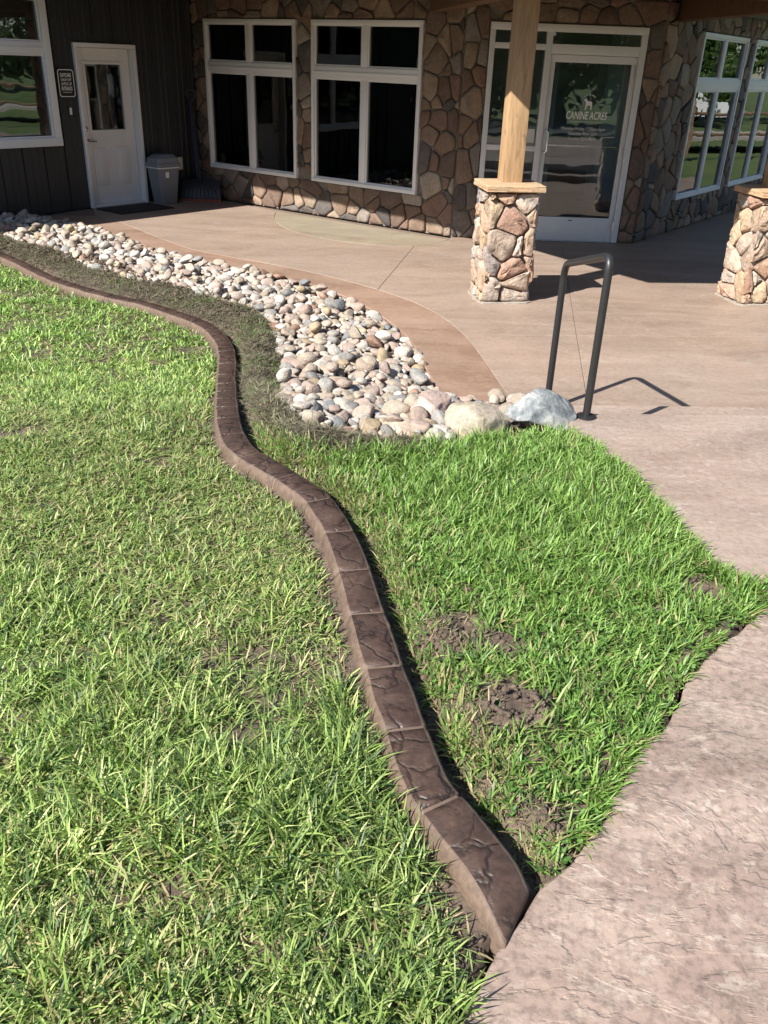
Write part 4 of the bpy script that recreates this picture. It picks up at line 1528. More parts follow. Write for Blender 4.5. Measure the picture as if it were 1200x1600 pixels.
TINT = {'tan': (0.350, 0.297, 0.238), 'pinkish': (0.355, 0.279, 0.238), 'grey': (0.262, 0.256, 0.244), 'pale whitish': (0.450, 0.415, 0.373), 'golden brown': (0.346, 0.276, 0.181), 'dark blue grey': (0.168, 0.180, 0.186), 'rust red': (0.282, 0.177, 0.129)}
def rock_label(k, x, y, r):
    size = 'large' if r > 0.07 else ('medium' if r > 0.052 else 'small')
    along = 'beside the boulders' if y < 4.7 else 'opposite the handrail' if y < 5.4 else 'where the bed widens' if y < 6.4 else 'level with the column' if y < 7.4 else 'where the bed bends' if y < 8.6 else 'near the side door'
    d, _ = dist_line(np.array([x]), np.array([y]), ROCKR)
    e, _ = dist_line(np.array([x]), np.array([y]), ROCKL)
    side = 'on the patio edge' if d[0] < 0.16 else 'on the turf edge' if e[0] < 0.16 else 'in mid bed'
    return f'{size} {k} river stone {side}, {along}'
KEYS = ['tan'] * 31 + ['pinkish'] * 22 + ['grey'] * 12 + ['pale whitish'] * 27 + ['golden brown'] * 4 + ['dark blue grey'] * 2 + ['rust red'] * 2
def rock_bed():
    rg = np.random.default_rng(5)
    placed = []
    xs = [p[0] for p in ROCKPOLY]
    ys = [p[1] for p in ROCKPOLY]
    cell = 0.2
    gridd = {}
    def ok(x, y, r, k):
        gi, gj = int(x // cell), int(y // cell)
        for i in range(gi - 1, gi + 2):
            for j in range(gj - 1, gj + 2):
                for (a, b, c) in gridd.get((i, j), ()):
                    if (x - a) ** 2 + (y - b) ** 2 < (k * (r + c)) ** 2:
                        return False
        return True
    for (r0, r1, n, kk) in ((0.064, 0.080, 700, 0.80), (0.046, 0.062, 9000, 0.76), (0.028, 0.044, 20000, 0.72), (0.018, 0.026, 16000, 0.70)):
        X = rg.uniform(min(xs), max(xs), n)
        Y = rg.uniform(min(ys), max(ys), n)
        inside = in_poly(X, Y, ROCKPOLY)
        for x, y, q in zip(X, Y, inside):
            if not q:
                continue
            if (x - 0.46) ** 2 + (y - 4.05) ** 2 < 0.20 ** 2 or (x - 0.83) ** 2 + (y - 4.26) ** 2 < 0.20 ** 2:
                continue
            r = rg.uniform(r0, r1)
            if r > 0.07 and rg.random() < 0.55:
                continue
            if ok(x, y, r, kk):
                gridd.setdefault((int(x // cell), int(y // cell)), []).append((x, y, r))
                placed.append((x, y, r, 0))
    top = []
    for (x, y, r, _) in placed:
        if r > 0.03 and rg.random() < 0.14:
            top.append((x + rg.uniform(-0.06, 0.06), y + rg.uniform(-0.06, 0.06), rg.uniform(0.036, 0.062), 1))
    placed += [p for p in top if bool(in_poly(np.array(p[0]), np.array(p[1]), ROCKPOLY))]
    camp = np.array([0, 0, 1.62])
    rows = []
    for (x, y, r, lay) in placed:
        z = float(terrain_h(x, y)) - 0.045
        d, _ = dist_line(np.array([x]), np.array([y]), ROCKR)
        z += 0.04 * min(1, float(d[0]) / 0.35)
        z += 0.05 * lay + (0.015 if r < 0.03 else 0)
        rows.append((r / np.linalg.norm(np.array([x, y, z]) - camp), x, y, z, r))
    def visible(x, y):
        return abs(x + 0.05 * y) < 0.50 * y + 0.35
    rows.sort(key=lambda t: -(t[0] if visible(t[1], t[2]) else t[0] * 0.01))
    junkv, junkf, off = [], [], 0
    small_v, small_f = ico(2)
    for i, (s, x, y, z, r) in enumerate(rows):
        k = KEYS[int(rg.integers(len(KEYS)))]
        ax = (r * rg.uniform(1.0, 1.3), r * rg.uniform(0.82, 1.02), r * rg.uniform(0.50, 0.80))
        rot = Matrix.Rotation(rg.uniform(0, 6.283), 3, 'Z') @ Matrix.Rotation(rg.normal() * 0.28, 3, 'X') @ Matrix.Rotation(rg.normal() * 0.28, 3, 'Y')
        zz = z + ax[2] * 0.75
        me, vs = PEB[int(rg.integers(len(PEB)))]
        if i < 300:
            o = bpy.data.objects.new('river_stone', me)
            COL.objects.link(o)
            o.matrix_world = Matrix.Translation((x, y, zz)) @ rot.to_4x4() @ Matrix.Diagonal((*ax, 1))
            c = TINT[k]
            lab = rock_label(k, x, y, r)
            f = rg.uniform(0.82, 1.12)
            o.color = (c[0] * f, c[1] * f, c[2] * f, 1)
            tag(o, lab, 'stone', 'river stones: ' + lab)
        else:
            junkv.append((vs * np.array(ax)) @ np.array(rot).T + np.array([x, y, zz]))
            junkf.append((k, off))
            off += len(vs)
    return junkv, junkf
jv, jf = rock_bed()
if jv:
    V = np.concatenate(jv)
    F = np.concatenate([IF + o for _, o in jf])
    cols = np.ones((len(V), 4))
    t = NT('river_stone_far')
    at = t.n('Attribute', attribute_name='tint')
    f = t.noise(t.coord(), 16, 6, 0.65)
    t.color(t.mix(1.0, at.outputs['Color'], t.ramp(f, [(0.28, (0.75,) * 3), (0.72, (1.12,) * 3)]), 'MULTIPLY'))
    t.set(Roughness=0.65)
    t.bump(f, 0.35, 0.006)
    M['river_stone_far'] = t.m
    n = len(IV)
    for k, o in jf:
        cols[o:o + n, :3] = np.array(TINT[k]) * RNG.uniform(0.82, 1.12)
    ro = np_mesh('river_stones', V, F.ravel(), np.arange(len(F)) * 3, 'river_stone_far', True, cols)
    tag(ro, 'smaller and farther river stones filling the rock bed', 'stones', kind='stuff')

def boulder(name, c, ax, rz, tint, label, seed, mat='river_stone'):
    rg = np.random.default_rng(seed)
    v, f = ico(5)
    for k in range(14):
        d = rg.normal(size=3)
        d /= np.linalg.norm(d)
        s = v @ d
        v = v - np.outer(np.maximum(0, s - rg.uniform(0.6, 0.88)) * 0.85, d)
    ph = rg.uniform(0, 10, 8)
    r = 1 + 0.06 * np.sin(v[:, 0] * 3 + ph[0]) * np.sin(v[:, 1] * 3.3 + ph[1]) + 0.03 * np.sin(v[:, 0] * 8 + ph[2]) * np.sin(v[:, 2] * 9 + ph[3]) + 0.012 * np.sin(v[:, 1] * 21 + ph[4]) * np.sin(v[:, 0] * 19 + ph[5])
    v = v * r[:, None]
    v = v / np.abs(v).max(0) * np.array(ax)
    ca, sa = math.cos(rz), math.sin(rz)
    v = v @ np.array([[ca, sa, 0], [-sa, ca, 0], [0, 0, 1]])
    m = MB()
    m.add(v + np.array(c), [tuple(q) for q in f])
    o = m.build(name, mat, None, True)
    o.color = (*tint, 1)
    tag(o, label, 'boulder')
M['boulder_tan'] = tinted_stone('boulder_tan', 0.8, 0.9, 14, 0.016, 0.38)
def grey_boulder_mat():
    t = NT('boulder_grey')
    v = t.coord()
    f = t.noise(v, 9, 7, 0.7, 0.4)
    g = t.noise(v, 40, 5, 0.7)
    c = t.ramp(f, [(0.40, (0.10, 0.115, 0.13)), (0.52, (0.20, 0.215, 0.225)), (0.62, (0.36, 0.36, 0.345)), (0.82, (0.50, 0.49, 0.45))])
    c = t.mix(t.ramp(t.noise(v, 7, 3), [(0.62, (0, 0, 0)), (0.72, (0.8,) * 3)]), c, (0.50, 0.32, 0.18))
    t.color(t.mix(0.6, c, t.mix(1.0, c, t.ramp(g, [(0.3, (0.6,) * 3), (0.6, (1.1,) * 3)]), 'MULTIPLY')))
    t.set(Roughness=0.8)
    n1 = t.bump(f, 0.8, 0.02)
    t.bump(g, 0.7, 0.006, n1)
    return t.m
M['boulder_grey'] = grey_boulder_mat()
boulder('boulder', (0.455, 4.06, 0.005), (0.17, 0.14, 0.11), 0.1, (0.37, 0.32, 0.255), 'rounded tan boulder at the end of the rock bed, left of the blue grey one', 3, 'boulder_tan')
boulder('boulder', (0.805, 4.24, 0.005), (0.19, 0.15, 0.125), -0.15, (1, 1, 1), 'blue grey and white boulder at the foot of the handrail', 21, 'boulder_grey')
boulder('boulder', (0.10, 3.98, -0.03), (0.17, 0.10, 0.075), 0.1, (0.42, 0.34, 0.27), 'long low pinkish tan rock at the grass edge of the rock bed', 12, 'boulder_tan')
boulder('boulder', (0.285, 3.93, -0.03), (0.075, 0.075, 0.06), 0.4, (0.52, 0.48, 0.42), 'small whitish rock in front of the rounded tan boulder', 15, 'boulder_tan')
boulder('boulder', (0.23, 4.36, -0.05), (0.13, 0.11, 0.10), 0.7, (0.42, 0.32, 0.28), 'large pink stone behind the rounded tan boulder', 19, 'boulder_tan')

# ------------------------------------------------------------------ grass
def blades(name, P, H, W, head, lean, curl, col, mat, label, cat, twist=None):
    """P (n,3) roots, H length, W width, head azimuth, lean start angle, curl added along the blade"""
    n = len(P)
    ts = np.array([0.0, 0.38, 0.72, 1.0])
    dirv = np.stack([np.cos(head), np.sin(head)], -1)
    az = head + math.pi / 2 + (0 if twist is None else twist)
    side = np.stack([np.cos(az), np.sin(az), np.zeros(n)], -1)
    cur = P.copy()
    verts = np.zeros((n, 7, 3))
    wf = [0.75, 1.0, 0.72]
    vi = 0
    for k, t in enumerate(ts):
        if k:
            tm = (t + ts[k - 1]) / 2
            a = lean + curl * tm
            st = (t - ts[k - 1]) * H
            cur = cur + np.stack([dirv[:, 0] * np.sin(a) * st, dirv[:, 1] * np.sin(a) * st, np.cos(a) * st], -1)
        if k < 3:
            verts[:, vi] = cur - side * (W * wf[k] / 2)[:, None]
            verts[:, vi + 1] = cur + side * (W * wf[k] / 2)[:, None]
            vi += 2
        else:
            verts[:, vi] = cur
    o = np.arange(n)[:, None] * 7
    q = np.concatenate([o + np.array([0, 1, 3, 2]), o + np.array([2, 3, 5, 4]), o + np.array([4, 5, 6])], 1)
    ls = (np.arange(n)[:, None] * 11 + np.array([0, 4, 8])).ravel()
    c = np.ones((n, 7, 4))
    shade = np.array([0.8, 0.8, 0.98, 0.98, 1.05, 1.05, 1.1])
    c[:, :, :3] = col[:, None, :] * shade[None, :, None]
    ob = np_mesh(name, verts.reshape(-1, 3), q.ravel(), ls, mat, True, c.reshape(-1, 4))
    return tag(ob, label, cat, kind='stuff')
def palette(rg, n, cols, w, var=0.18):
    cols = np.array(cols)
    i = rg.choice(len(cols), n, p=np.array(w) / sum(w))
    c = cols[i] * rg.uniform(1 - var, 1 + var, (n, 1))
    return c

near_out = near_edge
BEDPOLY = curb_mid[:44] + [(-0.9, 4.2), (-0.5, 3.9), (-0.2, 3.72), (0.25, 3.80), (0.45, 3.90), (0.72, 4.05), (0.93, 4.05)] + FAR[1:9] + [(1.9, 2.70), (1.9, 2.62)] + NEAR[4:14][::-1]
def lawn():
    rg = np.random.default_rng(3)
    out = []
    # tufts on the lawn left of the curb; density falls with distance
    for (y0, y1, dens, hs, ws) in ((0.75, 2.0, 27000, 1.05, 0.95), (2.0, 3.6, 21000, 0.85, 1.0), (3.6, 5.6, 10500, 0.72, 1.25), (5.6, 9.8, 4800, 0.65, 1.7)):
        x0, x1 = -0.62 * y1 - 0.35, 0.75
        nt = int((x1 - x0) * (y1 - y0) * dens / 5)
        tx, ty = rg.uniform(x0, x1, nt), rg.uniform(y0, y1, nt)
        k = rg.integers(3, 9, nt)
        X = np.repeat(tx, k) + rg.normal(0, 0.016, k.sum())
        Y = np.repeat(ty, k) + rg.normal(0, 0.016, k.sum())
        T = np.repeat(rg.uniform(0, 1, nt), k)
        HD = np.repeat(rg.uniform(0, 2 * math.pi, nt), k) + rg.normal(0, 0.9, k.sum())
        out.append((X, Y, T, HD, np.full(k.sum(), hs), np.full(k.sum(), ws)))
    X, Y, T, HD, HS, WS = (np.concatenate(c) for c in zip(*out))
    d, s = dist_line(X, Y, curb_mid)
    keep = (s < 0) & (d > 0.074 + 0.060 * fbm(X * 5, Y * 5, 51, 2) * (1 - 0.8 * sstep(3.0, 5.0, Y))) & ~in_poly(X, Y, NEAR + [(6.5, -2.5)])
    keep &= ~((Y < 1.35) & (X > 0.13 + 0.1 * (vnoise(X * 7, Y * 7, 2) - 0.5)) & (Y > 1.05))
    dry = fbm(X * 1.1 + 3, Y * 0.9, 61, 3)
    # worn, thinner patch in the middle distance
    worn = np.exp(-(((X + 0.95) / 0.8) ** 2 + ((Y - 3.1) / 0.75) ** 2)) + 0.6 * np.exp(-(((X + 1.9) / 0.5) ** 2 + ((Y - 3.7) / 0.7) ** 2))
    bare = fbm(X * 4, Y * 4, 71, 3)
    keep &= rg.random(len(X)) < np.clip(0.30 + 2.4 * (bare - 0.28), 0.30, 1.0)
    # small gaps between the tufts close to the viewer
    gapn = vnoise(X * 15, Y * 15, 101) * 0.6 + vnoise(X * 33, Y * 33, 102) * 0.4
    keep &= (gapn > 0.40) | (rg.random(len(X)) < 0.18 + 0.7 * sstep(2.0, 3.4, Y))
    edge_lush = np.exp(-((d - 0.25) / 0.25) ** 2)
    X, Y, T, HD, HS, WS, dry, worn, edge_lush = (a[keep] for a in (X, Y, T, HD, HS, WS, dry, worn, edge_lush))
    n = len(X)
    Z = soil_h(X, Y) - 0.004
    lump = fbm(X * 2.6, Y * 2.6, 81, 3)
    H = (0.050 + 0.062 * rg.random(n) ** 1.5) * np.clip(0.15 + 1.75 * lump, 0.4, 1.6) * HS * (1 - 0.3 * np.clip(worn, 0, 1))
    W = rg.uniform(0.0034, 0.0070, n) * WS
    lean = np.abs(rg.normal(0.70, 0.38, n))
    curl = np.abs(rg.normal(0.80, 0.45, n))
    green = palette(rg, n, [(0.140, 0.225, 0.056), (0.215, 0.320, 0.084), (0.300, 0.400, 0.116), (0.400, 0.470, 0.185), (0.065, 0.120, 0.043)], [4, 5, 4.5, 3.5, 5])
    straw = palette(rg, n, [(0.40, 0.35, 0.18), (0.32, 0.30, 0.15), (0.46, 0.41, 0.25)], [3, 3, 1])
    p = np.clip(0.09 + 1.4 * (dry - 0.46) + 0.26 * worn - 0.10 * edge_lush, 0.03, 0.75)
    m = rg.random(n) < p
    col = np.where(m[:, None], straw, green)
    far = sstep(4.5, 7.0, Y)
    col[:, 1] *= 1 + 0.10 * far
    # soft colour drift between patches of turf
    drift = fbm(X * 0.8, Y * 0.8, 91, 2)
    col = col * (0.72 + 0.62 * drift)[:, None]
    H = np.where(m, H * 0.75, H)
    # flat mat of old clippings and short blades close to the soil
    for (y0, y1, cnt, ws) in ((0.8, 2.2, 9000, 0.9), (2.2, 4.2, 34000, 1.25), (4.2, 9.6, 40000, 2.0)):
        ux, uy = rg.uniform(-0.62 * y1 - 0.3, 0.4, cnt), rg.uniform(y0, y1, cnt)
        d2, s2 = dist_line(ux, uy, curb_mid)
        ok = (s2 < 0) & (d2 > 0.12) & ~in_poly(ux, uy, NEAR + [(6.5, -2.5)]) & (fbm(ux * 4, uy * 4, 71, 3) > 0.24)
        ux, uy = ux[ok], uy[ok]
        k = len(ux)
        X, Y, Z = np.append(X, ux), np.append(Y, uy), np.append(Z, soil_h(ux, uy) + rg.uniform(0.001, 0.014, k))
        H, W = np.append(H, rg.uniform(0.025, 0.06, k)), np.append(W, rg.uniform(0.0035, 0.006, k) * ws)
        HD, lean, curl = np.append(HD, rg.uniform(0, 6.283, k)), np.append(lean, rg.uniform(1.0, 1.5, k)), np.append(curl, rg.normal(0.1, 0.15, k))
        col = np.concatenate([col, palette(rg, k, [(0.40, 0.36, 0.18), (0.32, 0.32, 0.14), (0.24, 0.32, 0.10), (0.18, 0.27, 0.08), (0.11, 0.085, 0.055)], [2, 2, 5, 5, 1])])
    n = len(X)
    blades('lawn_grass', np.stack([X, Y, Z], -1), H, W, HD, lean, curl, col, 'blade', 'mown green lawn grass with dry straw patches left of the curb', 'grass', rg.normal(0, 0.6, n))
    print('lawn blades', n)
lawn()

def bed_grass():
    rg = np.random.default_rng(8)
    nt = 17000
    tx, ty = rg.uniform(-0.8, 1.9, nt), rg.uniform(1.1, 4.15, nt)
    k = rg.integers(4, 11, nt)
    X = np.repeat(tx, k) + rg.normal(0, 0.016, k.sum())
    Y = np.repeat(ty, k) + rg.normal(0, 0.016, k.sum())
    HD = np.repeat(rg.uniform(0, 2 * math.pi, nt), k) + rg.normal(0, 1.0, k.sum())
    d, s = dist_line(X, Y, curb_mid)
    dt, _ = dist_line(X, Y, thatch_mid)
    nearp = NEAR + [(6.5, -2.5)]
    farp = FAR + [STEP_A[1]]
    keep = in_poly(X, Y, BEDPOLY) & (s > 0) & ~in_poly(X, Y, nearp) & ~in_poly(X, Y, farp)
    keep &= (d > 0.095 + 0.06 * fbm(X * 4, Y * 4, 13, 2)) & (dt > 0.09)
    dn, _ = dist_line(X, Y, NEAR)
    keep &= (dn > 0.012 + 0.06 * (fbm(X * 6, Y * 6, 17, 2) > 0.55))
    bare = np.zeros(len(X))
    for bx, by, br in BARE:
        bare = np.maximum(bare, np.exp(-(np.hypot(X - bx, Y - by) / (br * 1.05)) ** 4))
    keep &= rg.random(len(X)) > bare * 1.05
    thin = (fbm(X * 5, Y * 5, 23, 3) < 0.30) & (Y < 2.2)
    keep &= ~thin | (rg.random(len(X)) < 0.3)
    lowdens = np.clip((Y - 0.6) / 1.2, 0.75, 1)
    keep &= rg.random(len(X)) < lowdens
    X, Y, HD, d = X[keep], Y[keep], HD[keep], d[keep]
    n = len(X)
    Z = soil_h(X, Y) - 0.004
    lush = sstep(2.2, 2.9, Y) * sstep(0.2, 0.55, d)
    H = (0.045 + 0.05 * rg.random(n) ** 1.4) * (0.75 + 0.5 * fbm(X * 3, Y * 3, 29, 2)) * (0.85 + 0.35 * lush)
    W = rg.uniform(0.004, 0.0075, n)
    lean = np.abs(rg.normal(0.50, 0.32, n))
    curl = np.abs(rg.normal(0.75, 0.4, n))
    col = palette(rg, n, [(0.110, 0.205, 0.044), (0.155, 0.275, 0.058), (0.205, 0.335, 0.078), (0.270, 0.375, 0.115), (0.070, 0.138, 0.036)], [3, 5, 5, 2, 2])
    straw = palette(rg, n, [(0.34, 0.29, 0.15), (0.24, 0.21, 0.10)], [1, 1])
    p = 0.04 + 0.28 * np.exp(-((d - 0.16) / 0.10) ** 2) + 0.04 * (1 - lush)
    m = rg.random(n) < p
    col = np.where(m[:, None], straw, col)
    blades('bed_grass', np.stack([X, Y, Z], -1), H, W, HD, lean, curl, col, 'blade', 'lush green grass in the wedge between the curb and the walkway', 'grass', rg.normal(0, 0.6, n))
    print('bed blades', n)
    # tufts leaning out over the slab edges
    ex, ey, eh = [], [], []
    for path in (np.array(near_edge), np.array(far_edge)):
        cnt = 2600
        i = rg.integers(1, len(path) - 1, cnt)
        dv = path[i] - path[i - 1]
        dv /= np.linalg.norm(dv, axis=1)[:, None]
        nr = np.stack([-dv[:, 1], dv[:, 0]], -1)
        for side in (1, -1):
            q = path[i] + nr * (side * rg.uniform(0.004, 0.05, cnt))[:, None]
            ok = ~in_poly(q[:, 0], q[:, 1], nearp) & ~in_poly(q[:, 0], q[:, 1], farp) & (fbm(q[:, 0] * 7, q[:, 1] * 7, 47, 2) > 0.42) & (q[:, 1] > 1.42)
            ex.append(q[ok, 0]); ey.append(q[ok, 1]); eh.append(np.arctan2(-side * nr[ok, 1], -side * nr[ok, 0]))
    X, Y, HD = np.concatenate(ex), np.concatenate(ey), np.concatenate(eh)
    n = len(X)
    blades('slab_edge_grass', np.stack([X, Y, soil_h(X, Y)], -1), rg.uniform(0.03, 0.075, n), rg.uniform(0.0035, 0.006, n), HD + rg.normal(0, 0.9, n), np.abs(rg.normal(0.6, 0.3, n)), np.abs(rg.normal(0.7, 0.4, n)), palette(rg, n, [(0.110, 0.205, 0.044), (0.155, 0.275, 0.058), (0.205, 0.335, 0.078), (0.34, 0.30, 0.15)], [3, 4, 3, 1]), 'blade', 'green tufts leaning over the edges of the walkway slabs', 'grass', rg.normal(0, 0.6, n))
    # low clover among the bare soil
    n = 2200
    X, Y = rg.uniform(0.1, 1.3, n), rg.uniform(1.3, 2.75, n)
    d, s = dist_line(X, Y, curb_mid)
    keep = in_poly(X, Y, BEDPOLY) & ~in_poly(X, Y, nearp) & ~in_poly(X, Y, farp) & (d > 0.13)
    for bx, by, br in BARE:
        keep &= np.hypot(X - bx, Y - by) > br * 0.85
    keep &= fbm(X * 4.5, Y * 4.5, 37, 2) > 0.42
    X, Y = X[keep], Y[keep]
    k = 4
    X, Y = np.repeat(X, k), np.repeat(Y, k)
    n = len(X)
    HD = rg.uniform(0, 2 * math.pi, n)
    Z = soil_h(X, Y) + np.repeat(rg.uniform(0.008, 0.035, n // k), k)
    col = palette(rg, n, [(0.075, 0.165, 0.036), (0.105, 0.22, 0.045), (0.14, 0.25, 0.06)], [3, 3, 1])
    blades('clover', np.stack([X, Y, Z], -1), rg.uniform(0.009, 0.017, n), rg.uniform(0.006, 0.010, n), HD, rg.uniform(0.7, 1.3, n), np.full(n, 0.3), col, 'blade', 'low broad leaved weeds around the bare soil by the walkway', 'weeds')
bed_grass()

def thatch():
    rg = np.random.default_rng(9)
    n = 52000
    path = np.array(thatch_mid)
    i = rg.integers(0, len(path), n)
    sp = 0.55 + 0.45 * sstep(3.8, 4.4, path[i, 1]) + 0.6 * sstep(6.0, 8.0, path[i, 1])
    X = path[i, 0] + rg.normal(0, 0.11, n) * sp
    Y = path[i, 1] + rg.normal(0, 0.12, n) * sp
    fill = [p for p in curb_mid if p[1] > 6.1] + [p for p in ROCKL if p[1] > 6.0]
    fx, fy = rg.uniform(-5.2, -0.8, 60000), rg.uniform(6.1, 10.2, 60000)
    ok = in_poly(fx, fy, fill)
    X, Y = np.append(X, fx[ok]), np.append(Y, fy[ok])
    n = len(X)
    d, s = dist_line(X, Y, curb_mid)
    keep = (s > 0) & (d > 0.09) & ~in_poly(X, Y, ROCKPOLY)
    X, Y = X[keep], Y[keep]
    n = len(X)
    Z = soil_h(X, Y) + rg.uniform(0.0, 0.02, n)
    g = fbm(X * 3.2, Y * 3.2, 19, 2)
    col = palette(rg, n, [(0.19, 0.165, 0.11), (0.125, 0.11, 0.075), (0.27, 0.245, 0.165), (0.070, 0.054, 0.040), (0.15, 0.16, 0.08)], [4, 4, 2.5, 5, 3])
    gr = palette(rg, n, [(0.10, 0.17, 0.045), (0.15, 0.21, 0.07)], [1, 1])
    m = rg.random(n) < np.clip((g - 0.54) * 2.2, 0.03, 0.45)
    col = np.where(m[:, None], gr, col)
    wide = 1 + 0.10 * np.clip(Y - 3.5, 0, 6)
    blades('thatch', np.stack([X, Y, Z], -1), (0.018 + 0.085 * rg.random(n) ** 2), rg.uniform(0.0024, 0.0050, n) * wide, rg.uniform(0, 6.283, n), np.clip(rg.normal(1.48, 0.22, n), 0.6, 1.8), rg.normal(0.0, 0.3, n), col * 0.82, 'thatch', 'lifted dead turf and clippings heaped between the curb and the rocks', 'thatch', rg.normal(0, 0.8, n))
    # thin growth and dead blades by the curb
    n = 9000
    path = np.array(curb_mid[:44])
    i = rg.integers(0, len(path) - 1, n)
    dv = path[np.minimum(i + 1, len(path) - 1)] - path[i]
    dv /= np.linalg.norm(dv, axis=1)[:, None]
    off = rg.uniform(0.10, 0.26, n) * np.where(rg.random(n) < 0.62, 1, -1)
    X = path[i, 0] + dv[:, 1] * off + rg.normal(0, 0.03, n)
    Y = path[i, 1] - dv[:, 0] * off + rg.normal(0, 0.03, n)
    keep = ~in_poly(X, Y, NEAR + [(6.5, -2.5)])
    d, s = dist_line(X, Y, curb_mid)
    keep &= d > 0.095
    X, Y = X[keep], Y[keep]
    n = len(X)
    col = palette(rg, n, [(0.30, 0.25, 0.14), (0.18, 0.14, 0.09), (0.10, 0.16, 0.05), (0.13, 0.19, 0.06)], [3, 3, 2, 2])
    blades('edge_grass', np.stack([X, Y, soil_h(X, Y)], -1), rg.uniform(0.02, 0.055, n), rg.uniform(0.003, 0.005, n), rg.uniform(0, 6.283, n), rg.uniform(0.4, 1.5, n), rg.normal(0.3, 0.4, n), col, 'thatch', 'sparse dead and green blades on the soil along the curb', 'grass', rg.normal(0, 0.8, n))
thatch()

def clods():
    rg = np.random.default_rng(12)
    v0, f0 = ico(1)
    px, py, pr = [], [], []
    for bx, by, br in BARE:
        n = int(420 * br / 0.12)
        a, q = rg.uniform(0, 6.283, n), br * np.sqrt(rg.random(n)) * 1.1
        px.append(bx + q * np.cos(a)); py.append(by + q * np.sin(a)); pr.append(0.002 + 0.011 * rg.random(n) ** 6)
    path = np.array(curb_mid[:52])
    n = 2600
    i = rg.integers(0, len(path) - 1, n)
    d = path[i + 1] - path[i]
    d /= np.linalg.norm(d, axis=1)[:, None]
    o = rg.uniform(0.085, 0.16, n) * np.where(rg.random(n) < 0.4, 1, -1)
    px.append(path[i, 0] + d[:, 1] * o + rg.normal(0, 0.015, n)); py.append(path[i, 1] - d[:, 0] * o + rg.normal(0, 0.015, n)); pr.append(0.003 + 0.010 * rg.random(n) ** 3)
    path = np.array(thatch_mid)
    n = 3600
    i = rg.integers(0, len(path), n)
    px.append(path[i, 0] + rg.normal(0, 0.09, n)); py.append(path[i, 1] + rg.normal(0, 0.09, n)); pr.append(0.004 + 0.016 * rg.random(n) ** 3)
    px, py, pr = map(np.concatenate, (px, py, pr))
    dc, _ = dist_line(px, py, curb_mid)
    keep = ~in_poly(px, py, NEAR + [(6.5, -2.5)]) & (dc > 0.082)
    px, py, pr = px[keep], py[keep], pr[keep]
    n = len(px)
    pz = soil_h(px, py)
    ax = rg.uniform([0.8, 0.8, 0.6], [1.3, 1.3, 1.0], (n, 3)) * pr[:, None]
    V = v0[None] * (1 + rg.uniform(-0.45, 0.30, (n, len(v0), 1))) * ax[:, None, :] + np.stack([px, py, pz + pr * 0.35], -1)[:, None, :]
    V = V.reshape(-1, 3)
    F = (f0[None] + (np.arange(n) * len(v0))[:, None, None]).reshape(-1, 3)
    tag(np_mesh('soil_clods', V, F.ravel(), np.arange(len(F)) * 3, 'soil', False), 'crumbled soil clods along the curb and on the bare patches', 'soil', kind='stuff')
clods()

# ------------------------------------------------------------------ what the glass reflects: beyond and beside the photographer
def tree_mesh(seed):
    rg = np.random.default_rng(seed)
    m = MB()
    h = 7.0
    m.tube([(0, 0, -0.3), (0.05, 0.05, 1.2), (0.1, -0.05, 2.6), (0.05, 0.1, 4.6), (0, 0, 6.0)], [0.24, 0.18, 0.14, 0.09, 0.03], 8)
    cl = []
    for k in range(24):
        a = rg.uniform(0, 6.283)
        z0 = rg.uniform(0.15, 4.6)
        L = rg.uniform(1.1, 2.1) * (1 - z0 / 8)
        e = np.array([math.cos(a) * L, math.sin(a) * L, z0 + rg.uniform(0.3, 1.2)])
        m.tube([(0.05, 0, z0), tuple(e * np.array([0.5, 0.5, 1]) - np.array([0, 0, 0.35])), tuple(e)], [0.06, 0.04, 0.015], 5)
        cl.append((e, rg.uniform(0.6, 1.0)))
    for k in range(10):
        cl.append((np.array([rg.normal(0, 0.5), rg.normal(0, 0.5), rg.uniform(3.5, 6.6)]), rg.uniform(0.6, 1.0)))
    n = 6500
    i = rg.integers(0, len(cl), n)
    C = np.array([c[0] for c in cl])[i]
    S = np.array([c[1] for c in cl])[i]
    D = rg.normal(size=(n, 3))
    D /= np.linalg.norm(D, axis=1)[:, None]
    P = C + D * (S * rg.random(n) ** 0.4)[:, None]
    a = rg.normal(size=(n, 3))
    a /= np.linalg.norm(a, axis=1)[:, None]
    b = np.cross(a, rg.normal(size=(n, 3)))
    b /= np.linalg.norm(b, axis=1)[:, None]
    w = rg.uniform(0.09, 0.16, n)[:, None]
    V = np.stack([P - a * w, P + b * w * 0.5, P + a * w, P - b * w * 0.5], 1).reshape(-1, 3)
    col = palette(rg, n, [(0.05, 0.10, 0.025), (0.075, 0.135, 0.03), (0.10, 0.165, 0.045)], [2, 2, 1])
    c = np.ones((n, 4, 4))
    c[:, :, :3] = col[:, None, :]
    return m, V, np.arange(n * 4), np.arange(n) * 4, c.reshape(-1, 4)
PROTO = []
for sd in (1, 2, 3):
    m, V, fl, ls, c = tree_mesh(sd)
    tr = m.build('trunk', 'bark', None, 40, base=(0, 0, 0))
    cr = np_mesh('crown', V, fl, ls, 'leaf', False, c)
    PROTO.append((tr, cr))
used = set()
def tree(x, y, s, k, label, group):
    t = thing('tree', (x, y, -0.6), label, 'tree', group)
    for ob in PROTO[k]:
        o = ob if (k, ob.name) not in used and k not in used else ob.copy()
        if o is not ob:
            COL.objects.link(o)
        o.parent = t
        o.location = (0, 0, 0)
    used.add(k)
    t.scale = (s, s, s)
    t.rotation_euler = (0, 0, x * 3.1 + y)
rgt = random.Random(4)
for i in range(16):
    tree(-24 + i * 3.2 + rgt.uniform(-1, 1), -16 - rgt.uniform(0, 5), rgt.uniform(1.3, 1.9), i % 3, 'dark leafy tree reflected in the glass entrance door', 'trees reflected in the entrance glass')
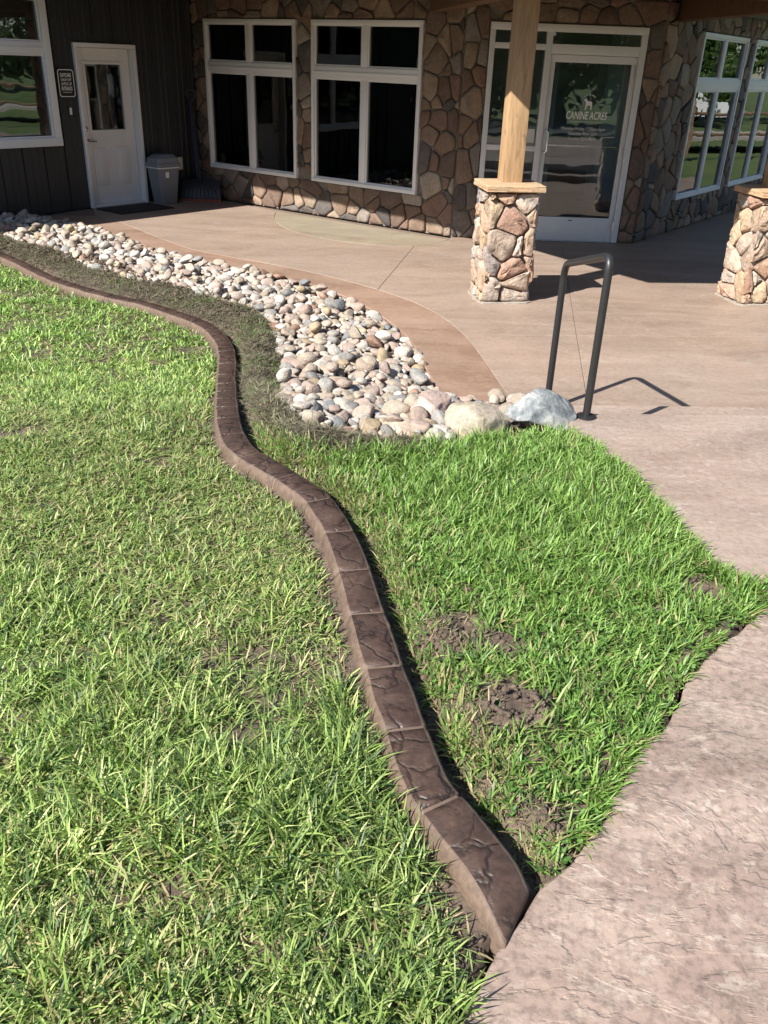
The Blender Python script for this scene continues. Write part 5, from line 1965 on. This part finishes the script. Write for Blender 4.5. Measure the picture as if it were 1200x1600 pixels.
for i in range(15):
    tree(36 + rgt.uniform(-2, 5), -6 + i * 4.2, rgt.uniform(1.2, 1.8), i % 3, 'sunlit leafy tree reflected in the windows of the right wall', 'trees reflected in the right windows')
def strip(name, pts, z, mat):
    m = MB()
    m.prism([Vector((x, y, z - 0.1)) for x, y in pts], (0, 0, 1), 0.1)
    tag(m.build(name, mat, None), kind='structure')
strip('parking_road', [(-60, -12), (60, -12), (60, -6.5), (-60, -6.5)], -0.16, 'asphalt')
strip('gravel_path', [(15.0, 6), (17.2, 6), (24, 40), (21.5, 40)], -0.12, 'gravel_path')
def rail_fence(x0, y0, x1, y1, n):
    t = thing('rail_fence', (x0, y0, -0.4), 'brown split rail fence reflected in the windows of the right wall', 'fence')
    a, b = Vector((x0, y0, -0.5)), Vector((x1, y1, -0.5))
    for k in range(n):
        p = a.lerp(b, k / (n - 1))
        m = MB(); m.tube([p, p + Vector((0, 0, 1.45))], [0.075, 0.065], 6); m.build('post', 'fence_wood', t, 40)
        if k < n - 1:
            q = a.lerp(b, (k + 1) / (n - 1))
            for z in (0.6, 1.15):
                m = MB(); m.tube([p + Vector((0, 0, z)), (p + q) / 2 + Vector((0, 0, z - 0.03)), q + Vector((0, 0, z))], 0.045, 6); m.build('rail', 'fence_wood', t, 40)
rail_fence(13.2, 8.0, 19.5, 36.0, 12)
def car(x, y, rz, label):
    t = thing('parked_car', (x, y, -0.5), label, 'car', 'white cars reflected in the right windows')
    ux = Vector((math.cos(rz), math.sin(rz), 0)); uy = Vector((-ux.y, ux.x, 0)); c = Vector((x, y, -0.5))
    side = [(-2.3, 0.35), (-2.3, 0.95), (-2.1, 1.05), (-1.75, 1.65), (0.35, 1.68), (1.0, 1.1), (2.1, 0.95), (2.3, 0.75), (2.3, 0.35)]
    m = MB(); m.prism([c + ux * a - uy * 0.9 + Vector((0, 0, b)) for a, b in side], uy, 1.8); m.build('body', 'car_paint', t)
    for s in (-1, 1):
        m = MB(); m.prism([c + ux * a + uy * (0.905 * s) + Vector((0, 0, b)) for a, b in ((-1.75, 1.1), (-1.6, 1.55), (0.28, 1.58), (0.75, 1.1))], uy * s, 0.01); m.build('side_window', 'car_glass', t)
        for a in (-1.45, 1.4):
            m = MB(); m.lathe(c + ux * a + uy * (0.75 * s) + Vector((0, 0, 0.34)), [(0.30, 0), (0.34, 0.04), (0.34, 0.18), (0.30, 0.2), (0.2, 0.2)], 16, uy * s); m.build('wheel', 'black_rubber', t, 40)
car(33, 31.5, R(100), 'white car parked farther off, reflected in the right window')
car(31, 25.5, R(95), 'white car parked nearer, reflected in the window of the right wall')
